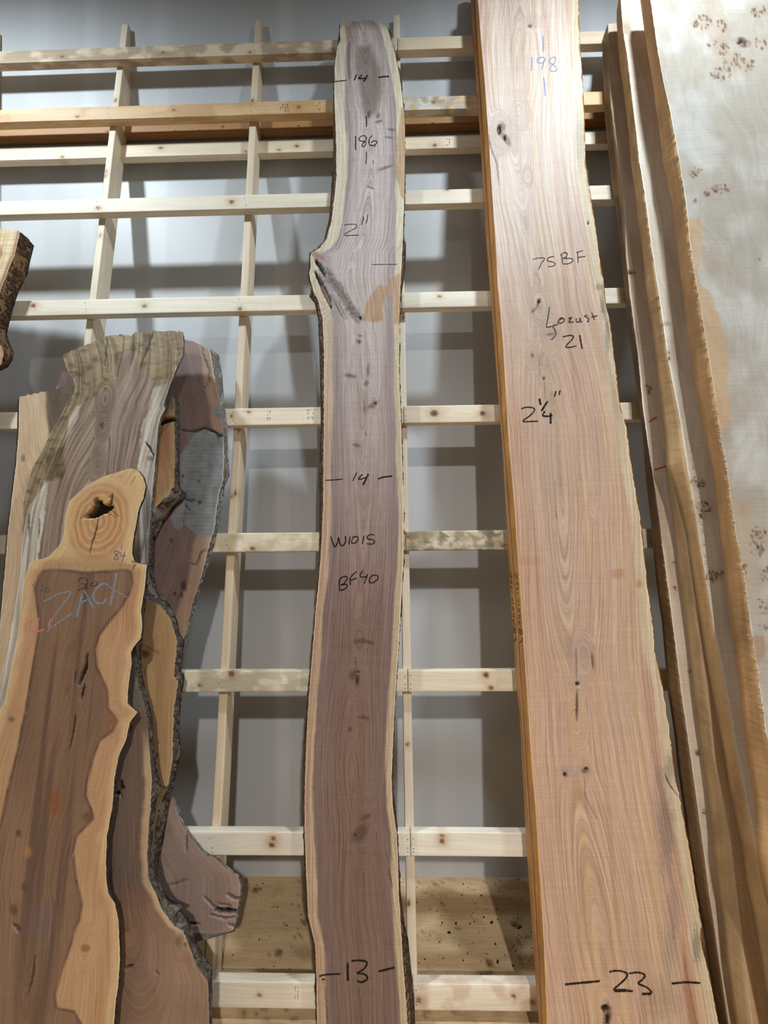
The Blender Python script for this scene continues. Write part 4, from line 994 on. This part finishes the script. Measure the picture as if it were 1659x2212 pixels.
L56R = [(372, 857), (376, 866), (377, 1000), (376, 1050), (360, 1068), (345, 1088), (332, 1100), (320, 1150), (312, 1250), (316, 1292), (345, 1308), (368, 1336), (377, 1365), (382, 1385), (381, 1409), (375, 1459), (385, 1473), (376, 1526), (373.5, 1578), (372.6, 1646), (362, 1698), (343, 1744), (335, 1790), (330, 1860), (325, 2200)]
L56B = [(378, 856), (386, 868), (388, 1050), (402, 1066), (400, 1076), (378, 1095), (352, 1130), (334, 1170), (329, 1230), (338, 1270), (362, 1298), (382, 1338), (390, 1372), (399, 1385), (395, 1414), (393, 1449), (399, 1461), (391.5, 1517), (387, 1578), (392, 1624), (381, 1672), (372.6, 1706), (364, 1746), (353, 1811), (344, 1857), (341, 1892), (336, 2200)]
l56, l56pl = slab('live_edge_slab', 'honey-coloured slab with a deep bark-lined notch, in front of the grey patched slab', 'wood slab', D - 4.8, D - 5.6, 2.3,
                  [(236, 870), (236, 2200)], L56R, [(236, 890), (345, 858), (372, 857)], paint_l56, MAT['polished'], (124, 112, 100), None, L56B, None, 'dark', 2.8, (1, 1.2), seed=53, rough=.35)

def paint_l1(PX, PY, X, S, L, R):
    dl = X - X[:, :1]
    c = mix(lin((224, 198, 166)), lin((206, 174, 140)), fbm(S/10, X/1.5, 331, 3))
    h = ss(-4, 4, PX - polyx([(98, 850), (104, 930), (100, 1000), (95, 1200)], PY) + (fbm(S/4, 0*S, 332) - .5)*8)
    c = mix(c, mix(lin((132, 112, 92)), lin((104, 88, 72)), fbm(X*1.2, S/14, 333, 3)), h)
    c = mix(c, lin((168, 122, 74)), ss(1000, 1060, PY)*ss(1.5, 3.5, dl)*.5)
    dep = np.zeros(PX.shape); c = spot(c, PX, PY, 50, 990, 5, 9, (130, 92, 62), .7)
    return c, rings(PX, PY, X, S, [(50, 990, .8, .6), (140, 880, 2.0, 1.4)], 2.4, 10, 335), dep
l1, l1pl = slab('live_edge_slab', 'pale tan slab half hidden at the left edge, slanted top with a dark figured corner', 'wood slab', D - 4.9, D - 5.8, 2.2,
                [(42, 857), (40.5, 932), (35, 1000), (27, 1068), (17, 1152), (10, 1237), (0, 1348), (-22, 1520), (-60, 1800), (-110, 2200)], [(159, 831), (175, 870), (180, 1200), (150, 2200)],
                [(42, 857), (60, 853), (159, 831)], paint_l1, MAT['polished'], (120, 100, 80), [(38, 857), (37, 932), (32, 1000), (24, 1068), (14, 1152), (8, 1237), (-2, 1348), (-24, 1520), (-62, 1800), (-112, 2200)], None, 'brown', None, 3.0, (1, 1), seed=55, rough=.15)

def paint_l2(PX, PY, X, S, L, R):
    weather = mix(lin((178, 160, 126)), lin((136, 116, 88)), fbm(X/1.5, S*2.2, 341, 5))
    weather = mix(weather, lin((92, 70, 48)), ss(.58, .74, fbm(X/1.6, S*1.1, 342, 5))*.6)
    heart = mix(lin((168, 146, 128)), lin((134, 114, 100)), fbm(X/2, S/7, 343, 3))
    # heart: between a left and a right boundary, pointed at the top
    lb = polyx([(262, 757), (254, 775), (248, 813), (235, 838), (210, 852), (177, 873), (172, 895), (150, 940), (140, 960), (138, 1035), (104, 1046), (94, 1130), (80, 1210), (60, 1350), (40, 1500)], PY)
    rb = polyx([(285, 757), (293, 775), (303, 797), (322, 808), (332, 838), (318, 888), (305, 925), (300, 1000), (300, 1060), (300, 1200), (296, 1400)], PY)
    wob = (fbm(PX/9, PY/9, 345, 2) - .5)*8
    m = ss(-1.5, 1.5, PX - lb + wob)*ss(-1.5, 1.5, rb - PX + wob)*ss(755, 764, PY + wob)
    c = mix(weather, heart, m)
    # white sapwood
    white = mix(lin((222, 212, 198)), lin((188, 176, 160)), fbm(X/1.2, S/5, 347, 3))
    sr = ss(-1.5, 1.5, PX - rb + wob)*ss(832, 842, PY - (PX - 340)*-.35 + wob)
    c = mix(c, white, sr)
    c = mix(c, lin((150, 144, 138)), sr*ss(1.1, .3, X[:, -1:] - X)*.6)
    sl = ss(-2, 2, lb - PX + wob)*(ss(-2, 2, PX - polyx([(168, 873), (150, 905), (142, 950), (140, 960)], PY))*ss(870, 880, PY)*ss(958, 945, PY) + ss(1038, 1052, PY + wob)*ss(-2, 2, PX - polyx([(95, 1046), (60, 1100), (44, 1180), (34, 1300)], PY)))
    c = mix(c, white, np.clip(sl, 0, 1)*.9)
    dep = np.zeros(PX.shape)
    c = mix(c, lin((84, 58, 36)), softpoly(PX, PY, [(100, 985), (138, 960), (138, 1032), (110, 1040), (96, 1036)], 5, 7, 4, 6)*.6)
    for pts, w in (([(231, 730), (229, 760), (226, 790)], 2.2), ([(330, 718), (322, 745), (310, 775), (303, 797)], 2.4), ([(268, 728), (265, 760), (252, 815)], 1.8), ([(289, 725), (288, 765), (282, 790)], 1.8), ([(315, 955), (325, 970), (332, 985)], 3), ([(62, 1112), (62, 1160)], 2), ([(85, 1122), (83, 1165)], 2)):
        c, dep = crack(c, dep, PX, PY, pts, w, .12, (48, 38, 30), 5)
    c = spot(c, PX, PY, 326, 990, 8, 5, (120, 104, 88), .8); c = spot(c, PX, PY, 220, 918, 4, 6, (84, 66, 58), .8)
    c = mix(c, lin((120, 114, 108)), ss(1050, 1110, PY)*ss(305, 318, PX)*.6)
    ring = rings(PX, PY, X, S, [(222, 918, 1.6, 1.0), (228, 862, 2.0, 1.2), (210, 1000, 1.5, .6)], 1.6, 12, 349, None, .9)
    return c, ring, dep
L2L = [(136, 767), (139, 780), (146, 799), (158, 819), (163, 836), (160, 850), (148.5, 865), (130, 900), (111, 932), (90, 975), (67.5, 1017), (50.6, 1085), (47, 1169), (44, 1237), (34, 1304), (23.6, 1372), (10, 1439), (0, 1473), (-40, 1620), (-90, 1900), (-140, 2200)]
L2R = [(395, 716), (395, 764), (379, 801), (367, 833), (352, 875), (356, 883), (347, 900), (341, 925), (337, 974), (332, 1036), (326, 1095), (321, 1168), (318, 1213), (308, 1300), (285, 1500), (260, 1900), (255, 2200)]
l2, l2pl = slab('live_edge_slab', 'broad weathered walnut slab with fanned tan top, swirling brown heart and white right edge', 'wood slab', D - 7.3, D - 8.4, 2.3,
                L2L, L2R, [(136, 767), (174, 752), (211, 739), (238, 727), (270, 722), (290, 725), (298, 718), (347, 716), (395, 716)], paint_l2, MAT['figured'], (176, 166, 152), None, shift(L2R, 4), None, 'white', 2.8, (1, 1.2), seed=57, rough=.12)

def paint_l7(PX, PY, X, S, L, R):
    dr = X[:, -1:] - X
    c = mix(lin((136, 114, 100)), lin((112, 92, 80)), fbm(S/14, X/1.2, 361, 3))
    c = mix(c, lin((170, 134, 108)), ss(1900, 1990, PY)*.5*(.5 + fbm(X/4, S/4, 363, 3)))
    c = mix(c, lin((146, 104, 82)), ss(1.7, .9, np.abs(((S - X*.35)*.55 % 2) - 1)*1.5)*ss(1890, 1930, PY)*ss(2060, 2000, PY)*.35)
    c = mix(c, lin((206, 176, 142)), ss(1.3, .5, dr + (fbm(S/2, 0*S, 365) - .5)*.6)*ss(1560, 1640, PY)*ss(2080, 1990, PY)*.9)
    c = mix(c, lin((128, 122, 112)), ss(1560, 1500, PY)*.7)
    dep = np.zeros(PX.shape)
    c = spot(c, PX, PY, 388, 2030, 8, 14, (110, 80, 64), .6, .4); c = spot(c, PX, PY, 400, 2040, 4, 5, (70, 46, 38), .7)
    for pts, w in (([(258, 1700), (262, 1690), (260, 1704), (268, 1700)], 5), ([(250, 1716), (256, 1712), (262, 1720)], 5), ([(270, 2092), (286, 2086)], 4), ([(336, 2098), (342, 2105)], 2)):
        c, dep = crack(c, dep, PX, PY, pts, w, .4, (26, 20, 18), 5)
    return c, rings(PX, PY, X, S, [(388, 2030, 1.4, 1.0), (262, 1705, 1.2, .8)], 2.6, 13, 367), dep
L7R = [(314, 1262), (312, 1275), (303, 1330), (303, 1360), (294, 1398), (292, 1420), (294, 1471), (311, 1517), (318.5, 1560), (322, 1620), (328, 1681), (325, 1749), (322, 1770), (318, 1843), (320, 1897), (336, 1931), (350, 1966), (376, 2000), (396, 2012), (410, 2047), (427, 2093), (449, 2122), (452, 2212)]
L7B = [(320, 1262), (318, 1278), (312, 1330), (310, 1360), (307, 1395), (305.6, 1431), (309, 1466), (321, 1514), (329.7, 1548), (333, 1620), (341.7, 1672), (350, 1701), (347, 1712), (339, 1726), (332, 1781), (328, 1843), (339, 1892), (350, 1920), (366, 1943), (381, 1960), (400, 1958), (406, 1982), (415, 2008), (422, 2031), (443, 2070), (459, 2089), (457, 2140), (454, 2212)]
l7, l7pl = slab('live_edge_slab', 'dark brown slab with cream-rimmed bark edge flaring at its foot, behind the front slab', 'wood slab', D - 9.9, D - 11.6, 2.3,
                [(150, 1262), (150, 2200)], L7R, [(150, 1262), (314, 1262)], paint_l7, MAT['polished'], (110, 98, 90), None, L7B, None, 'dark', 2.8, (1, 1.2), seed=59, rough=.35)

def paint_l4(PX, PY, X, S, L, R):
    dl = X - X[:, :1]; dr = X[:, -1:] - X
    sap = mix(lin((202, 162, 124)), lin((180, 136, 100)), fbm(S/12, X/2.0, 381, 3))
    sap = mix(sap, lin((176, 122, 84)), ss(.5, .72, fbm(X/2.5, S/16, 382, 3))*.6)
    sap = mix(sap, lin((222, 190, 142)), ss(1.6, .4, np.minimum(dl, dr) + (fbm(S/4, 0*S, 383) - .5))*.6)
    heart = mix(lin((152, 118, 92)), lin((120, 92, 74)), fbm(S/18, X/1.8, 385, 3))
    heart = mix(heart, lin((90, 68, 60)), ss(.52, .72, fbm(X/1.7, S/40, 386, 3))*.7)
    heart = mix(heart, lin((150, 98, 64)), ss(.6, .74, fbm(X/2 + 30, S/24, 388, 3))*.6)
    hp = [(95, 1232), (120, 1229), (180, 1237), (240, 1234), (270, 1230), (284, 1236), (286, 1258), (279, 1282), (262, 1312), (238, 1340), (214, 1372), (205, 1405), (208, 1440), (222, 1468), (232, 1492), (233, 1530), (246, 1545), (252, 1558), (244, 1578), (215, 1600), (200, 1640), (187, 1690),
          (185, 1720), (197, 1748), (201, 1768), (182, 1788), (165, 1806), (158, 1840), (165, 1905), (177, 1950), (172, 1985), (162, 2005), (150, 2050), (132, 2100), (118, 2150), (122, 2178), (160, 2185), (185, 2230), (190, 2500), (-400, 2500), (-400, 1780), (0, 1788), (14, 1720), (38, 1620), (58, 1520), (74, 1420), (86, 1350), (80, 1310), (76, 1270), (84, 1245)]
    h = softpoly(PX, PY, hp, 2.6, 11, 4, 14)
    d, _ = segd(PX, PY, hp + [hp[0]])
    c = mix(sap, heart, h)
    c = mix(c, lin((64, 46, 42)), np.exp(-(d/3.2)**2)*.65*ss(2230, 2200, PY))
    # the stub of a limb: end-grain rings around a rotten hole
    kx, ky = loc(PX, PY, X, S, 212, 1125); rr = np.hypot(X - kx, (S - ky)*.8)
    knob = ss(1234, 1222, PY)
    c = mix(c, mix(lin((214, 172, 120)), lin((186, 136, 88)), .5 + .5*np.sin(rr*7 + fbm(X, S, 391)*4)), knob*ss(5.2, 3.6, rr)*.75)
    c = mix(c, lin((224, 190, 140)), knob*ss(4.0, 5.2, rr)*.7)
    c = mix(c, lin((126, 88, 60)), knob*ss(1185, 1225, PY)*.45*ss(1.2, 2.4, np.minimum(dl, dr)))
    dep = np.zeros(PX.shape)
    hole = [(180, 1116), (192, 1105), (201, 1090), (203, 1078), (216, 1076), (236, 1075), (243, 1068), (243, 1085), (237, 1092), (245, 1096), (233, 1106), (216, 1112), (203, 1119), (186, 1120)]
    hm = softpoly(PX, PY, hole, 1.6, 5, 2.2, 5); c = mix(c, lin((28, 20, 16)), hm); dep += 1.3*hm
    tg = softpoly(PX, PY, [(206, 1078), (228, 1072), (238, 1076), (234, 1090), (225, 1092), (220, 1084)], 1.5, 6, 1.5, 4); c = mix(c, lin((206, 162, 108)), tg); dep = dep*(1 - tg)
    for pts, w, dp in (([(213, 1112), (208, 1145), (200, 1170), (193, 1195)], 2.2, .12), ([(238, 1100), (255, 1116)], 1.6, .08), ([(234, 1108), (250, 1118)], 1.2, .06), ([(172, 1118), (186, 1118)], 1.4, .06), ([(293, 1030), (282, 1048)], 1.2, .05), ([(284, 1212), (293, 1218), (286, 1232)], 2, .1),
                       ([(188, 1414), (184, 1440), (176, 1462), (170, 1480)], 6, .5), ([(182, 1478), (174, 1510)], 3, .3), ([(164, 1450), (160, 1475)], 2, .15), ([(163, 1545), (158, 1580), (150, 1618)], 2.4, .15), ([(76, 2065), (70, 2110), (60, 2150)], 2.4, .12), ([(30, 1998), (38, 2006), (40, 2014)], 6, .4)):
        c, dep = crack(c, dep, PX, PY, pts, w, dp, (30, 22, 18), 8)
    for (x, y, rx, ry, rgb) in ((25, 1554, 7, 6, (120, 84, 56)), (184, 2048, 10, 8, (118, 82, 56)), (52, 1916, 6, 9, (84, 60, 46)), (30, 1965, 8, 12, (84, 60, 46)), (245, 1556, 9, 8, (140, 92, 60)), (60, 1840, 8, 12, (176, 130, 90)), (118, 1735, 14, 30, (140, 84, 54)), (190, 1765, 12, 10, (104, 74, 56)), (40, 1800, 6, 8, (70, 52, 44))):
        c = spot(c, PX, PY, x, y, rx, ry, rgb, .7)
    c = mix(c, lin((112, 104, 118)), softpoly(PX, PY, [(70, 1960), (110, 1950), (120, 2000), (90, 2040), (60, 2010)], 14, 5, 8, 20)*.25)
    ring = rings(PX, PY, X, S, [(25, 1554, 1.0, .8), (184, 2048, 1.4, 1.0), (245, 1552, 1.8, 1.2), (190, 1765, 1.6, 1.0), (52, 1916, 1.0, .6)], 1.4, 20, 393, None, .8)
    m = knob*ss(5.5, 4.0, rr); ring = ring*(1 - m) + (rr*1.8 + 4)*m
    return c, ring, dep
L4L = [(281, 1012), (265, 1016), (250, 1021), (219, 1031), (189, 1048), (169, 1065), (150, 1082), (142, 1112), (138, 1152), (134, 1168), (126, 1181), (106, 1202), (90, 1208), (70, 1211), (64, 1217), (61, 1227), (52, 1258), (46, 1303), (38, 1382), (25, 1439), (13.6, 1507), (0, 1538), (-30, 1640), (-70, 1800), (-120, 2000), (-160, 2212)]
L4R = [(290, 1012), (297, 1016), (309, 1031), (314, 1051), (310, 1075), (300, 1098), (293.7, 1132), (287, 1169), (285, 1198), (291, 1214), (300, 1217), (312, 1211.5), (317, 1220), (314, 1254), (310, 1284), (304, 1318), (307, 1348), (304, 1379), (287, 1399), (283, 1410), (284, 1435), (277, 1483), (275, 1520), (284, 1528), (297, 1538), (288, 1550), (280, 1562), (273, 1596),
       (256, 1634), (247, 1681), (243, 1740), (231, 1804), (229, 1860), (230, 1908), (234, 1930), (248, 1952), (256, 1989), (259, 2070), (255, 2128), (250, 2160), (246, 2212)]
L4R = [p for p in L4R if p != (312, 1211.5)]
l4, l4pl = slab('live_edge_slab', 'front slab with knob-shaped top, rotten hole, chocolate heart and blue chalk lettering', 'wood slab', D - 12.5, D - 14.8, 2.4,
                L4L, L4R, [(281, 1012), (290, 1012)], paint_l4, MAT['polished'], (112, 92, 76), None, shift(L4R, 4), None, 'dark', 2.6, (.8, .9), seed=61, rough=.12)
Z8 = ((30, 1160), 5.53)
write(l4, l4pl, 'chalk_letter', [(3.0, [(345, 775), (420, 740), (540, 680), (670, 655), (650, 720), (560, 840), (480, 950), (415, 1100)]), (3.0, [(415, 1105), (550, 1010), (700, 910)]),
                                  (4.6, [(815, 680), (790, 790), (745, 960)]), (4.0, [(830, 625), (890, 730), (950, 850)]), (3.4, [(770, 780), (830, 770), (910, 735)]),
                                  (4.0, [(1130, 575), (1060, 560), (970, 640), (945, 720), (990, 785), (1060, 790), (1105, 740)]), (4.4, [(1225, 430), (1205, 560), (1175, 700), (1150, 820)]), (2.2, [(1110, 560), (1170, 620), (1300, 690), (1420, 770)])],
      MAT['blue'], *Z8)
write(l4, l4pl, 'chalk_letter', [(4.6, [(225, 985), (160, 1010), (130, 1070), (150, 1105), (235, 1105)]), (4.6, [(300, 970), (270, 1060), (250, 1140)]), (4.4, [(255, 1138), (370, 1105)]), (4.4, [(445, 980), (420, 1070)]), (5, [(400, 1120), (412, 1135)])], MAT['pink'], *Z8)
write(l4, l4pl, 'pencil_letter', [(1.8, [(1290, 75), (1285, 150)]), (1.8, [(1260, 175), (1200, 170), (1215, 210), (1250, 240), (1220, 268), (1195, 250), (1230, 205), (1265, 180)]), (1.8, [(1285, 180), (1270, 220), (1340, 225)]), (1.8, [(1325, 180), (1290, 300)]),
                                   (1.4, [(245, 550), (220, 590)]), (1.4, [(350, 570), (320, 580), (345, 610), (310, 650)]), (1.4, [(400, 600), (375, 640), (410, 650), (415, 610), (395, 600)])], MAT['dblue'], *Z8)
write(l4, l4pl, 'pencil_letter', [(1.4, [(760, 540), (790, 495), (850, 490), (880, 540), (850, 590), (800, 620), (760, 640)]), (1.4, [(800, 560), (850, 560), (870, 600), (820, 640)]), (1.4, [(950, 530), (920, 570), (960, 585), (1000, 550), (970, 525)])], MAT['thin'], *Z8)

# small slab with thick bark at the left border
def paint_l0(PX, PY, X, S, L, R):
    dr = X[:, -1:] - X
    c = mix(lin((236, 214, 174)), lin((222, 196, 152)), fbm(S/6, X, 401, 3))
    c = mix(c, lin((178, 136, 108)), ss(.75, .55, dr)); c = spot(c, PX, PY, -2, 545, 8, 14, (150, 110, 66), .8)
    return c, rings(PX, PY, X, S, [], 2.5, 12, 403), np.zeros(PX.shape)
L0R = [(43, 502), (36, 530), (30, 555), (20, 580), (9, 606), (0, 632), (-8, 665), (-14, 700), (-10, 735), (2, 748), (8, 762), (4, 785), (-10, 800), (-26, 830), (-30, 1000), (-60, 1400), (-130, 2200)]
L0B = [(74, 513), (76, 522), (66, 562), (60, 592), (41, 629), (28, 666), (19, 704), (15, 722), (21, 741), (31, 761), (27, 778), (18, 793), (-4, 803), (-20, 830), (-24, 1000), (-54, 1400), (-124, 2200)]
l0, l0pl = slab('live_edge_slab', 'cream slab with thick furrowed brown bark, cut off by the left border', 'wood slab', D - 3.3, D - 3.8, 3.2,
                [(-190, 470), (-260, 1000), (-400, 2200)], L0R, [(-190, 478), (0, 494), (37, 499), (43, 502)], paint_l0, MAT['rough'], (150, 118, 84), None, L0B, None, 'brown', 2.8, (1, 1.2), seed=63, rough=.55)
